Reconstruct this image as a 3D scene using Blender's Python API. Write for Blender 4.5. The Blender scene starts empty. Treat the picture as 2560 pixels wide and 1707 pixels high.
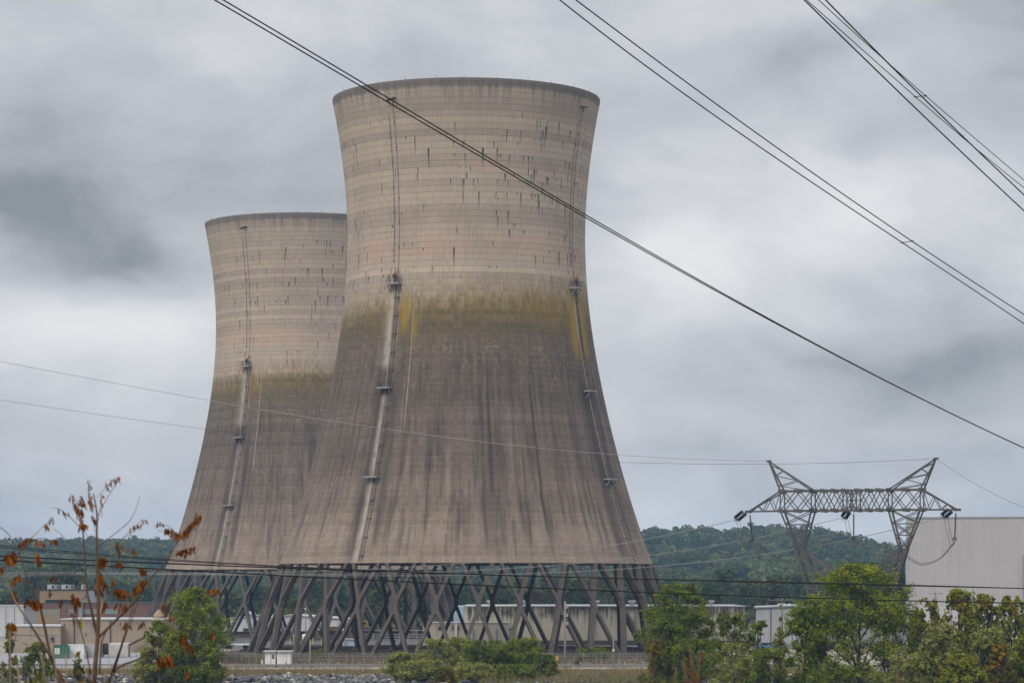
import bpy, bmesh, math, random
import numpy as np
from mathutils import Vector, Matrix

R = math.radians
PI = math.pi
F, CX, HY, ZC = 7111.0, 1280.0, 1466.0, 14.0     # focal length in photo pixels, image centre column, horizon row, eye height
rng = np.random.default_rng(7)
random.seed(7)
sc = bpy.context.scene
COL = sc.collection


def gx(px, Y): return (px - CX) / F * Y
def gz(py, Y): return ZC + (HY - py) / F * Y
def at(px, py, Y): return Vector((gx(px, Y), Y, gz(py, Y)))


# ------------------------------------------------------------------ objects
def tag(o, label=None, cat=None, group=None, kind=None):
    for k, v in (('label', label), ('category', cat), ('group', group), ('kind', kind)):
        if v: o[k] = v
    return o


def empty(name, loc, label, cat, group=None, rz=0.0):
    o = bpy.data.objects.new(name, None)
    COL.objects.link(o)
    o.location = loc
    o.rotation_euler = (0, 0, rz)
    o.empty_display_size = 0.5
    return tag(o, label, cat, group)


def link(name, me, mat, parent=None, smooth=False):
    o = bpy.data.objects.new(name, me)
    COL.objects.link(o)
    if mat:
        for m in (mat if isinstance(mat, (list, tuple)) else [mat]): me.materials.append(m)
    if smooth:
        me.polygons.foreach_set('use_smooth', [True] * len(me.polygons))
    if parent: o.parent = parent
    return o


class MB:
    """collects shapes and links them as ONE mesh object"""
    def __init__(s, org=(0, 0, 0)):
        s.v, s.f, s.mi, s.org, s.cur = [], [], [], Vector(org), 0

    def face_add(s, pts, faces):
        b = len(s.v)
        s.v += [tuple(Vector(p) - s.org) for p in pts]
        s.f += [tuple(b + i for i in f) for f in faces]
        s.mi += [s.cur] * len(faces)

    def box(s, x0, x1, y0, y1, z0, z1):
        p = [(x0, y0, z0), (x1, y0, z0), (x1, y1, z0), (x0, y1, z0), (x0, y0, z1), (x1, y0, z1), (x1, y1, z1), (x0, y1, z1)]
        s.face_add(p, [(0, 3, 2, 1), (4, 5, 6, 7), (0, 1, 5, 4), (1, 2, 6, 5), (2, 3, 7, 6), (3, 0, 4, 7)])
        return s

    def bar(s, p, q, w, h=None):
        p, q = Vector(p), Vector(q)
        d = (q - p)
        if d.length < 1e-6: return s
        d.normalize()
        up = Vector((0, 0, 1)) if abs(d.z) < 0.95 else Vector((0, 1, 0))
        a = d.cross(up).normalized() * (w / 2)
        b = d.cross(a).normalized() * ((h or w) / 2)
        pts = [p - a - b, p + a - b, p + a + b, p - a + b, q - a - b, q + a - b, q + a + b, q - a + b]
        s.face_add(pts, [(0, 3, 2, 1), (4, 5, 6, 7), (0, 1, 5, 4), (1, 2, 6, 5), (2, 3, 7, 6), (3, 0, 4, 7)])
        return s

    def tube(s, pts, r, n=6):
        pts = [Vector(p) for p in pts]
        rs = r if isinstance(r, (list, tuple)) else [r] * len(pts)
        P, Fc = [], []
        for i, p in enumerate(pts):
            d = (pts[min(i + 1, len(pts) - 1)] - pts[max(i - 1, 0)]).normalized()
            up = Vector((0, 0, 1)) if abs(d.z) < 0.9 else Vector((0, 1, 0))
            a = d.cross(up).normalized()
            b = d.cross(a).normalized()
            for k in range(n):
                t = 2 * PI * k / n
                P.append(p + (a * math.cos(t) + b * math.sin(t)) * rs[i])
        for i in range(len(pts) - 1):
            for k in range(n):
                k2 = (k + 1) % n
                Fc.append((i * n + k, i * n + k2, (i + 1) * n + k2, (i + 1) * n + k))
        Fc.append(tuple(range(n))[::-1])
        Fc.append(tuple((len(pts) - 1) * n + k for k in range(n)))
        s.face_add(P, Fc)
        return s

    def lathe(s, prof, c=(0, 0, 0), n=16):
        c = Vector(c)
        P, Fc = [], []
        for (r, z) in prof:
            for k in range(n):
                t = 2 * PI * k / n
                P.append(c + Vector((r * math.cos(t), r * math.sin(t), z)))
        for i in range(len(prof) - 1):
            for k in range(n):
                k2 = (k + 1) % n
                Fc.append((i * n + k, i * n + k2, (i + 1) * n + k2, (i + 1) * n + k))
        Fc.append(tuple(range(n))[::-1])
        Fc.append(tuple((len(prof) - 1) * n + k for k in range(n)))
        s.face_add(P, Fc)
        return s

    def prism(s, poly, y0, y1):
        """polygon in x,z pushed from y0 to y1"""
        n = len(poly)
        P = [(x, y0, z) for x, z in poly] + [(x, y1, z) for x, z in poly]
        s.face_add(P, [tuple(range(n)), tuple(range(2 * n - 1, n - 1, -1))] + [(i, i + n, (i + 1) % n + n, (i + 1) % n) for i in range(n)])
        return s

    def build(s, name, mat, parent=None, smooth=False):
        me = bpy.data.meshes.new(name)
        me.from_pydata(s.v, [], s.f)
        me.update()
        o = link(name, me, mat, parent, smooth)
        if any(s.mi): me.polygons.foreach_set('material_index', s.mi)
        bm = bmesh.new()
        bm.from_mesh(me)
        bmesh.ops.recalc_face_normals(bm, faces=bm.faces)
        bm.to_mesh(me)
        bm.free()
        return o


def quads(name, V, mat, parent=None, tone=None):
    """V: (n,k,3) array of separate k-gons"""
    V = np.asarray(V, dtype=np.float32)
    n, k = V.shape[0], V.shape[1]
    me = bpy.data.meshes.new(name)
    me.vertices.add(n * k)
    me.vertices.foreach_set('co', V.reshape(-1))
    me.loops.add(n * k)
    me.loops.foreach_set('vertex_index', np.arange(n * k, dtype=np.int32))
    me.polygons.add(n)
    me.polygons.foreach_set('loop_start', np.arange(0, n * k, k, dtype=np.int32))
    me.update(calc_edges=True)
    if tone is not None:
        a = me.attributes.new('tone', 'FLOAT', 'FACE')
        a.data.foreach_set('value', np.asarray(tone, dtype=np.float32))
    return link(name, me, mat, parent)


def copy_tree(o, parent=None):
    c = o.copy()
    COL.objects.link(c)
    c.parent = parent
    for ch in list(o.children): copy_tree(ch, c)
    return c


# ------------------------------------------------------------------ shader building
class S:
    def __init__(s, g, k): s.g, s.k = g, k
    def __add__(s, b): return s.g.m('ADD', s, b)
    __radd__ = __add__
    def __sub__(s, b): return s.g.m('SUBTRACT', s, b)
    def __rsub__(s, b): return s.g.m('SUBTRACT', b, s)
    def __mul__(s, b): return s.g.m('MULTIPLY', s, b)
    __rmul__ = __mul__
    def __truediv__(s, b): return s.g.m('DIVIDE', s, b)


class G:
    def __init__(s, tree): s.t = tree
    def n(s, kind, **kw):
        nd = s.t.nodes.new(kind)
        for k, v in kw.items(): setattr(nd, k, v)
        return nd
    def put(s, sock, v):
        if isinstance(v, S): s.t.links.new(v.k, sock)
        elif v is not None:
            if isinstance(v, tuple) and len(v) == 3 and sock.type == 'RGBA': v = v + (1,)
            sock.default_value = v
    def m(s, op, a, b=None, c=None, clamp=False):
        nd = s.n('ShaderNodeMath', operation=op, use_clamp=clamp)
        for i, v in enumerate((a, b, c)):
            if v is not None: s.put(nd.inputs[i], v)
        return S(s, nd.outputs[0])
    def cl(s, a): return s.m('ADD', a, 0.0, clamp=True)
    def floor(s, a): return s.m('FLOOR', a)
    def fract(s, a): return s.m('FRACT', a)
    def gt(s, a, b): return s.m('GREATER_THAN', a, b)
    def lt(s, a, b): return s.m('LESS_THAN', a, b)
    def gau(s, x, w):
        t = x / w
        return s.m('EXPONENT', t * t * -1.0)
    def ss(s, x, a, b):
        """0 at a, 1 at b; a may lie above b"""
        nd = s.n('ShaderNodeMapRange', interpolation_type='SMOOTHSTEP')
        rev = not isinstance(a, S) and not isinstance(b, S) and a > b
        s.put(nd.inputs[0], x)
        s.put(nd.inputs[1], b if rev else a)
        s.put(nd.inputs[2], a if rev else b)
        r = S(s, nd.outputs[0])
        return 1.0 - r if rev else r
    def mix(s, f, a, b, mode='MIX'):
        nd = s.n('ShaderNodeMix', data_type='RGBA', blend_type=mode)
        s.put(nd.inputs[0], f)
        s.put(nd.inputs[6], a)
        s.put(nd.inputs[7], b)
        return S(s, nd.outputs[2])
    def gain(s, c, f):
        """colour times a value"""
        nd = s.n('ShaderNodeVectorMath', operation='SCALE')
        s.put(nd.inputs[0], c)
        s.put(nd.inputs['Scale'], f)
        return S(s, nd.outputs[0])
    def comb(s, x, y, z=0.0):
        nd = s.n('ShaderNodeCombineXYZ')
        for i, v in enumerate((x, y, z)): s.put(nd.inputs[i], v)
        return S(s, nd.outputs[0])
    def sep(s, v):
        nd = s.n('ShaderNodeSeparateXYZ')
        s.put(nd.inputs[0], v)
        return [S(s, o) for o in nd.outputs]
    def coord(s, which='Object'): return S(s, s.n('ShaderNodeTexCoord').outputs[which])
    def noise(s, v, scale=1.0, detail=3.0, rough=0.5, dist=0.0):
        nd = s.n('ShaderNodeTexNoise')
        s.put(nd.inputs['Vector'], v)
        nd.inputs['Scale'].default_value = scale
        nd.inputs['Detail'].default_value = detail
        nd.inputs['Roughness'].default_value = rough
        nd.inputs['Distortion'].default_value = dist
        return S(s, nd.outputs[0])
    def white(s, v):
        nd = s.n('ShaderNodeTexWhiteNoise')
        s.put(nd.inputs['Vector'], v)
        return S(s, nd.outputs['Value'])
    def ramp(s, f, stops):
        nd = s.n('ShaderNodeValToRGB')
        e = nd.color_ramp.elements
        while len(e) < len(stops): e.new(0.5)
        for el, (p, c) in zip(e, stops):
            el.position = p
            el.color = tuple(c) + (1,)
        s.put(nd.inputs[0], f)
        return S(s, nd.outputs[0])
    def attr(s, name):
        nd = s.n('ShaderNodeAttribute', attribute_name=name)
        return S(s, nd.outputs['Fac'])
    def bump(s, h, strength=0.3, dist=0.1):
        nd = s.n('ShaderNodeBump')
        nd.inputs['Strength'].default_value = strength
        nd.inputs['Distance'].default_value = dist
        s.put(nd.inputs['Height'], h)
        return S(s, nd.outputs[0])


def new_mat(name):
    m = bpy.data.materials.new(name)
    m.use_nodes = True
    m.node_tree.nodes.clear()
    return m, G(m.node_tree)


def finish(g, col, rough=0.8, metal=0.0, normal=None, spec=0.3):
    p = g.n('ShaderNodeBsdfPrincipled')
    g.put(p.inputs['Base Color'], col)
    g.put(p.inputs['Roughness'], rough)
    p.inputs['Metallic'].default_value = metal
    p.inputs['Specular IOR Level'].default_value = spec
    if normal: g.put(p.inputs['Normal'], normal)
    o = g.n('ShaderNodeOutputMaterial')
    g.t.links.new(p.outputs[0], o.inputs[0])


def plain(name, c, rough=0.75, var=0.18, scale=1.5, metal=0.0, bump=0.0, streak=0.0, spec=0.3):
    """one colour with uneven wear; streak: rain marks running down"""
    m, g = new_mat(name)
    P = g.coord()
    k = g.noise(P, scale, 5, 0.6) * (2 * var) + (1 - var)
    if streak:
        x, y, z = g.sep(P)
        k = k * (1.0 - streak * g.ss(g.noise(g.comb(x * 3.0, y * 3.0, z * 0.25), 1.0, 3, 0.6), 0.5, 0.72))
    finish(g, g.gain(c, k), rough, metal, g.bump(g.noise(P, scale * 6, 4), bump, 0.05) if bump else None, spec)
    return m


def leaf_mat(name, a, b, c=None, fc=0.0, trans=0.4, scale=0.5):
    """a and b: leaf colours mixed per clump, c: turning leaves in patches"""
    m, g = new_mat(name)
    P = g.coord()
    rnd = S(g, g.n('ShaderNodeNewGeometry').outputs['Random Per Island'])
    col = g.mix(g.cl(g.attr('tone') * 0.75 + rnd * 0.35 - 0.05), a, b)
    if c: col = g.mix(g.ss(g.noise(P, scale, 2) + rnd * 0.14, 0.68 - fc, 0.84 - fc), col, c)
    col = g.gain(col, 0.72 + rnd * 0.56)
    d = g.n('ShaderNodeBsdfDiffuse')
    t = g.n('ShaderNodeBsdfTranslucent')
    g.put(d.inputs[0], col)
    g.put(t.inputs[0], g.gain(col, 1.15))
    x = g.n('ShaderNodeMixShader')
    x.inputs[0].default_value = trans
    g.t.links.new(d.outputs[0], x.inputs[1])
    g.t.links.new(t.outputs[0], x.inputs[2])
    o = g.n('ShaderNodeOutputMaterial')
    g.t.links.new(x.outputs[0], o.inputs[0])
    return m


# ------------------------------------------------------------------ tower concrete
def shell_mat(name, seed, lichen=1.0):
    m, g = new_mat(name)
    P = g.coord()
    x, y, z = g.sep(P)
    a = g.m('ARCTAN2', x, y * -1.0)                       # 0 towards the river, positive to the right
    zr = (z - 18.6) / 1.22
    lift, fz = g.floor(zr), g.fract(zr)
    pan = g.floor(a * 45.2)
    panr = g.white(g.comb(lift, pan, seed))
    liftr = g.white(g.comb(lift, seed, 3.0))
    big = g.noise(g.comb(a * 2.2, z * 0.05, seed), 1.0, 3, 0.55)
    fine = g.noise(g.comb(a * 110.0, z * 0.22, seed), 1.0, 3, 0.6)
    mid = g.noise(g.comb(a * 26.0, z * 0.06, seed + 4), 1.0, 4, 0.6)
    grit = g.noise(P, 1.3, 5, 0.75)
    # upper, washed concrete
    up = g.mix(g.cl(liftr * 0.65 + big * 1.0 - 0.40), (0.292, 0.240, 0.194), (0.435, 0.362, 0.284))
    pink = g.cl(g.ss(z, 78.3, 79.2) * g.ss(z, 84.2, 83.4) + g.ss(z, 95.2, 95.6) * g.ss(z, 97.9, 97.5) * g.ss(a, -0.1, 0.15) * 0.8 + g.gt(liftr, 0.9) * 0.35)
    up = g.mix(pink * g.ss(big, 0.3, 0.6) * 0.5, up, (0.43, 0.295, 0.225))
    warm = g.ss(g.noise(g.comb(a * 5.0, z * 0.25, seed + 9), 1.0, 2), 0.55, 0.75)
    up = g.mix(warm * 0.3, up, (0.40, 0.32, 0.232))
    up = g.gain(up, (0.95 + 0.10 * panr) * (0.78 + 0.44 * fine))
    line = g.lt(fz, 0.066)
    seam = g.lt(g.fract(a * 45.2), 0.13)
    up = g.gain(up, (1.0 - line * (0.27 + 0.3 * big)) * (1.0 - seam * 0.22))
    # drips that start under the lift joints
    drip = None
    for s, L, cells in ((0.0, 3.0, 90.4), (1.0, 4.0, 70.0), (2.0, 2.0, 120.0)):
        row = (zr + s) / L
        cd, rd = g.floor(a * cells + s * 0.37), g.floor(row)
        below = (1.0 - g.fract(row)) * L
        r1, r2 = g.white(g.comb(cd, rd, seed + s)), g.white(g.comb(rd, cd, seed + 7 + s))
        reg = g.noise(g.comb(a * 2.6 + 5.0, z * 0.045, seed + s), 1.0, 2) * g.ss(z, 112.0, 104.0) + g.gau(a - 0.62, 0.5) * g.gau(z - 97.0, 9.0) * 0.40
        on = g.gt(r1, 1.058 - reg * 0.155)
        d = on * g.cl(1.15 - below / (0.25 + r2 * r2 * 3.2)) * (0.55 + 0.45 * g.white(g.comb(cd, 3.0, rd)))
        drip = d if drip is None else g.m('MAXIMUM', drip, d)
    up = g.mix(g.cl(drip * 1.1), up, (0.045, 0.037, 0.032))
    rim = g.cl(g.ss(z, 111.6, 112.6) * 0.85 + g.ss(z, 107.0, 112.5) * g.ss(mid, 0.42, 0.66) * 0.7)
    up = g.mix(rim, up, g.gain((0.150, 0.132, 0.118), 0.7 + 0.6 * fine))
    # lower, weathered part
    jz = z + (g.noise(g.comb(a * 9.0, z * 0.3, seed), 1.0, 3, 0.6) - 0.5) * 3.4 + (panr - 0.5) * 1.3 + (fine - 0.5) * 2.5
    h = g.cl((jz - 18.0) / 60.0)
    low = g.ramp(h, [(0.0, (0.222, 0.174, 0.136)), (0.12, (0.194, 0.151, 0.117)), (0.30, (0.142, 0.110, 0.086)), (0.48, (0.122, 0.096, 0.076)),
                     (0.62, (0.108, 0.084, 0.064)), (0.72, (0.126, 0.099, 0.072)), (0.79, (0.105, 0.082, 0.052)), (0.86, (0.150, 0.110, 0.050)), (1.0, (0.34, 0.265, 0.18))])
    purple = g.ss(mid, 0.40, 0.70) * g.ss(z, 70.0, 56.0) * g.ss(z, 15.0, 27.0)
    low = g.mix(purple * 0.80, low, (0.062, 0.049, 0.042))
    pale = g.ss(g.noise(g.comb(a * 16.0, z * 0.035, seed + 21), 1.0, 4, 0.6), 0.52, 0.74) * g.ss(z, 62.0, 40.0)
    low = g.mix(pale * 0.6, low, (0.225, 0.188, 0.155))
    fleck = g.ss(grit, 0.56, 0.70) * g.gau(z - 60.0, 5.5)
    low = g.mix(fleck * 0.6, low, (0.27, 0.24, 0.205))
    moss = g.ss(g.noise(g.comb(a * 7.0, z * 0.12, seed + 2), 1.0, 3), 0.42, 0.66) * g.gau(z - 69.0, 4.5)
    low = g.mix(moss * (0.35 + 0.25 * lichen), low, (0.135, 0.098, 0.014) if lichen > 0.6 else (0.100, 0.078, 0.020))
    low = g.gain(low, (0.72 + 0.56 * fine) * (0.90 + 0.20 * panr) * (0.70 + 0.60 * grit) * (0.88 + 0.24 * liftr))
    hair = g.gt(fz, 0.90) * g.ss(g.noise(g.comb(a * 8.0, lift, seed), 1.0, 2), 0.40, 0.62)
    low = g.gain(low, 1.0 + hair * 0.42)
    # runs of dirt, lime and lichen beside the ladders and on the front
    wob = (g.noise(g.comb(z * 0.11, seed, a * 2.0), 1.0, 2) - 0.5) * R(2.2)
    aw = a + wob
    rag = 0.45 + 1.1 * g.noise(g.comb(a * 60.0, z * 0.08, seed + 5), 1.0, 3)
    dark = None
    for (a0, w, zt, zb, k) in ((-36.2, 2.0, 60, 17, .62), (-28.2, 1.3, 58, 20, .55), (6.6, .9, 57, 26, .6), (9.3, .5, 61, 30, .75), (12.2, 1.6, 50, 20, .5),
                               (8.8, 3.4, 47, 19, .42), (27.0, .55, 57, 22, .85), (21.0, .45, 46, 20, .6), (57.2, 2.8, 60, 18, .65), (66.0, 1.5, 56, 18, .55),
                               (47.5, .5, 41, 20, .5), (-52.0, .6, 36, 22, .3), (36.0, .5, 50, 30, .35), (-12.0, .5, 48, 24, .3)):
        d = g.gau(aw - R(a0), R(w)) * g.ss(z, zt, zt - 9.0) * g.ss(z, zb, zb + 4.0) * rag * k
        dark = d if dark is None else g.m('MAXIMUM', dark, d)
    low = g.mix(g.cl(dark), low, (0.036, 0.029, 0.030))
    up_f = g.ss(jz, 68.0 + a * 2.0, 77.5 + a * 2.0)
    col = g.mix(up_f, low, up)
    wash = None
    for (a0, w, zt, zb, k) in ((-34.4, 2.7, 73.0, 56, .66), (-33.4, 1.3, 53, 17, .62), (-30.6, .5, 73, 60, .5), (60.1, 1.2, 73, 62, .8), (62.8, .45, 62, 18, .42), (-23.2, .16, 74, 44, .75),
                               (-25.6, .35, 74, 66, .4), (70.3, .2, 71, 40, .6), (64.6, .2, 73, 60, .35)):
        d = g.gau(a - R(a0) - wob * (0.4 if w > 0.3 else 0.0), R(w)) * g.ss(z, zt, zt - 2.0) * g.ss(z, zb, zb + 3.0) * g.cl(rag * 1.5 - 0.15) * (0.75 + 0.5 * panr) * k
        wash = d if wash is None else g.m('MAXIMUM', wash, d)
    col = g.mix(g.cl(wash), col, (0.40, 0.34, 0.28))
    yel = None
    for (a0, w, zt, zb, k) in ((-27.2, 2.4, 74, 62, .8), (-22.0, 1.6, 71, 60, .5), (57.6, 3.0, 76, 58, .85), (66.2, 2.6, 75, 58, .9), (10.5, .6, 64, 60, .5), (42.0, 12.0, 75, 63, .20), (2.0, 12.0, 74, 66, .08)):
        d = g.gau(aw - R(a0), R(w)) * g.ss(z, zt, zt - 6.0) * g.ss(z, zb, zb + 5.0) * g.cl(rag) * k
        yel = d if yel is None else g.m('MAXIMUM', yel, d)
    col = g.mix(g.cl(yel * lichen), col, (0.27, 0.175, 0.012))
    rust = g.gau(a - R(-30.6 if lichen < 0.6 else -30.3), R(.7 if lichen < 0.6 else .45)) * g.ss(z, 74.0, 72.0) * g.ss(z, 60.0, 66.0) * g.ss(grit, 0.35, 0.6)
    col = g.mix(g.cl(rust * (0.75 if lichen > 0.6 else 1.1)), col, (0.20, 0.070, 0.035))
    tie = g.gau(a - R(-22.4), R(.06)) + g.gau(a - R(70.2), R(.06))
    col = g.mix(tie * g.ss(z, 70.0, 76.0) * 0.45, col, (0.12, 0.10, 0.09))
    hgt = fine * 0.25 + grit * 0.3 + line * -0.5 + seam * -0.25
    finish(g, col, 0.92, 0.0, g.bump(hgt, 0.35, 0.08), 0.2)
    return m


PROFILE = [(113.4, 27.45), (109.6, 26.8), (104.9, 26.0), (100.5, 25.33), (95.75, 24.87), (90.9, 24.56), (87.0, 24.44), (83.0, 24.46), (79.5, 24.57), (75.6, 24.82), (71.4, 25.2), (68.1, 25.6),
           (64.3, 26.1), (59.4, 26.93), (54.2, 28.0), (50.6, 28.8), (45.7, 29.95), (38.6, 31.75), (32.4, 33.55), (25.5, 35.75), (18.6, 38.3)]
PZ = np.array([p[0] for p in PROFILE][::-1])
PRf = np.polynomial.Polynomial.fit(PZ, np.array([p[1] for p in PROFILE][::-1]), 5)
def rad(z): return float(PRf(z))
def on_shell(deg, z, out=0.0):
    r = rad(z) + out
    return Vector((r * math.sin(R(deg)), -r * math.cos(R(deg)), z))


def shell_mesh(n=288):
    zs = list(np.linspace(18.6, 113.1, 80))
    prof = [(rad(z), z) for z in zs]
    prof += [(rad(113.1) + 0.03, 113.12), (rad(113.4) + 0.03, 113.75), (rad(113.4) - 0.75, 113.78), (rad(113.0) - 0.75, 113.0)]
    prof += [(rad(z) - (0.45 if z > 30 else 0.45 + 0.05 * (30 - z)), z) for z in zs[::-1][1::3]]
    prof += [(rad(18.6) - 1.15, 18.62)]
    V, Fc = [], []
    for (r, z) in prof:
        for k in range(n):
            t = 2 * PI * k / n
            V.append((r * math.cos(t), r * math.sin(t), z))
    N = len(prof)
    for i in range(N):
        j = (i + 1) % N
        for k in range(n):
            k2 = (k + 1) % n
            Fc.append((i * n + k, i * n + k2, j * n + k2, j * n + k))
    me = bpy.data.meshes.new('shell')
    me.from_pydata(V, [], Fc)
    me.update()
    bm = bmesh.new()
    bm.from_mesh(me)
    bmesh.ops.recalc_face_normals(bm, faces=bm.faces)
    bm.to_mesh(me)
    bm.free()
    me.polygons.foreach_set('use_smooth', [True] * len(me.polygons))
    me.set_sharp_from_angle(angle=R(35))
    return me


def cross_mesh():
    """one X-shaped support: two raking legs grown together at the crossing"""
    tw, zt, zb = 0.555, 18.66, 0.55
    fo, to, hw, ww = 3.72, 2.98, 0.385, 0.48
    side = []
    def P(s, t): return (s, t)
    r_low, r_hi = P(ww, tw - .045), P(ww, tw + .045)
    cb, ct = [P(-.22, tw - .115), P(0, tw - .10), P(.22, tw - .115)], [P(-.22, tw + .115), P(0, tw + .10), P(.22, tw + .115)]
    l_low, l_hi = P(-ww, tw - .045), P(-ww, tw + .045)
    polys = [[P(fo - hw, 0), P(fo + hw, 0), r_low, cb[2]], [P(-fo - hw, 0), P(-fo + hw, 0), cb[0], l_low],
             [ct[2], r_hi, P(to + hw, 1), P(to - hw, 1)], [l_hi, ct[0], P(-to + hw, 1), P(-to - hw, 1)],
             [l_low, cb[0], cb[1], cb[2], r_low, r_hi, ct[2], ct[1], ct[0], l_hi]]
    bm = bmesh.new()
    idx = {}
    def vert(s, t, d):
        k = (round(s, 4), round(t, 4), d)
        if k not in idx:
            r0 = 44.6 + (38.0 - 44.6) * t
            r, an = r0 + d, s / r0
            idx[k] = bm.verts.new((r * math.sin(an), -r * math.cos(an), zb + (zt - zb) * t))
        return idx[k]
    D = 0.56
    edges = {}
    for p in polys:
        bm.faces.new([vert(s, t, D) for s, t in p])
        bm.faces.new([vert(s, t, -D) for s, t in p][::-1])
        for i in range(len(p)):
            e = frozenset((p[i], p[(i + 1) % len(p)]))
            edges.setdefault(e, []).append((p[i], p[(i + 1) % len(p)]))
    for e, uses in edges.items():
        if len(uses) == 1:
            (s0, t0), (s1, t1) = uses[0]
            bm.faces.new([vert(s0, t0, D), vert(s0, t0, -D), vert(s1, t1, -D), vert(s1, t1, D)])
    bmesh.ops.recalc_face_normals(bm, faces=bm.faces)
    sharp = [e for e in bm.edges if len(e.link_faces) == 2 and e.calc_face_angle() > R(50)]
    bmesh.ops.bevel(bm, geom=sharp, offset=0.09, segments=1, affect='EDGES')
    me = bpy.data.meshes.new('crossed_column')
    bm.to_mesh(me)
    bm.free()
    return me


def footing_mesh():
    mb = MB()
    poly = [(-1.55, -.3), (1.55, -.3), (1.25, .7), (-1.25, .7)]
    mb.prism(poly, -46.0, -43.3)
    me = bpy.data.meshes.new('footing')
    me.from_pydata(mb.v, [], mb.f)
    bm = bmesh.new()
    bm.from_mesh(me)
    bmesh.ops.recalc_face_normals(bm, faces=bm.faces)
    bm.to_mesh(me)
    bm.free()
    return me


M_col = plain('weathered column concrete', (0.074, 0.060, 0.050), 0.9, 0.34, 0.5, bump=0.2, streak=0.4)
M_basin = plain('dark silted basin floor', (0.055, 0.045, 0.036), .95, .35, .15)
M_steel = plain('galvanised steel', (0.25, 0.24, 0.228), 0.6, 0.2, 2.0, metal=0.1)
M_dkst = plain('dark weathered steel', (0.060, 0.054, 0.050), 0.6, 0.2, 2.0, metal=0.2)
M_rust = plain('rusted lamp housing', (0.08, 0.04, 0.028), 0.8, 0.3, 4.0)
M_cable = plain('dark cable sheath', (0.075, 0.065, 0.058), 0.6, 0.15, 1.0)
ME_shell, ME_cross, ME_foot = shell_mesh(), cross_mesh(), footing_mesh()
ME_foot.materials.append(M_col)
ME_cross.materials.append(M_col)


def tangent(deg): return Vector((math.cos(R(deg)), math.sin(R(deg)), 0))
def outward(deg): return Vector((math.sin(R(deg)), -math.cos(R(deg)), 0))


def platform(root, deg, z, lamp=False, side=-1):
    t, o = tangent(deg), outward(deg)
    c = on_shell(deg, z, 0.0) + t * side * 0.7
    base = c
    mb = MB()
    f = lambda u, d, h: base + t * u + o * d + Vector((0, 0, h))
    def slab(u0, u1, d0, d1, h0, h1):
        P = [f(u, d, h) for h in (h0, h1) for (u, d) in ((u0, d0), (u1, d0), (u1, d1), (u0, d1))]
        mb.face_add(P, [(0, 3, 2, 1), (4, 5, 6, 7), (0, 1, 5, 4), (1, 2, 6, 5), (2, 3, 7, 6), (3, 0, 4, 7)])
    slab(-1.45, 1.45, -.6, 1.5, -.18, .12)
    for u in (-1.25, 1.25):
        mb.bar(f(u, 1.4, -.1), f(u, -.1, -1.9), .13)
    pl = mb.build('platform', M_steel, root)
    rb = MB()
    for u in (-1.4, -.5, .5, 1.4): rb.bar(f(u, 1.42, .1), f(u, 1.42, 1.25), .07)
    for d in (0.1, .8):
        for u in (-1.4, 1.4): rb.bar(f(u, d, .1), f(u, d, 1.25), .07)
    for h in (.68, 1.22):
        rb.bar(f(-1.4, 1.42, h), f(1.4, 1.42, h), .06)
        for u in (-1.4, 1.4): rb.bar(f(u, 1.42, h), f(u, -.2, h), .06)
    rb.build('railing', M_dkst, pl)
    if lamp:
        lb = MB()
        q = f(0.2, .7, .12)
        lb.lathe([(.12, 0), (.12, .9), (.42, .95), (.46, 1.5), (.34, 1.85), (.1, 1.95)], q, 10)
        lb.bar(f(.85, .6, .1), f(.85, .6, 2.9), .12)
        lb.bar(f(.85, .6, 2.2), f(.2, .7, 2.2), .1)
        lb.build('beacon', M_rust, pl, True)


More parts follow.
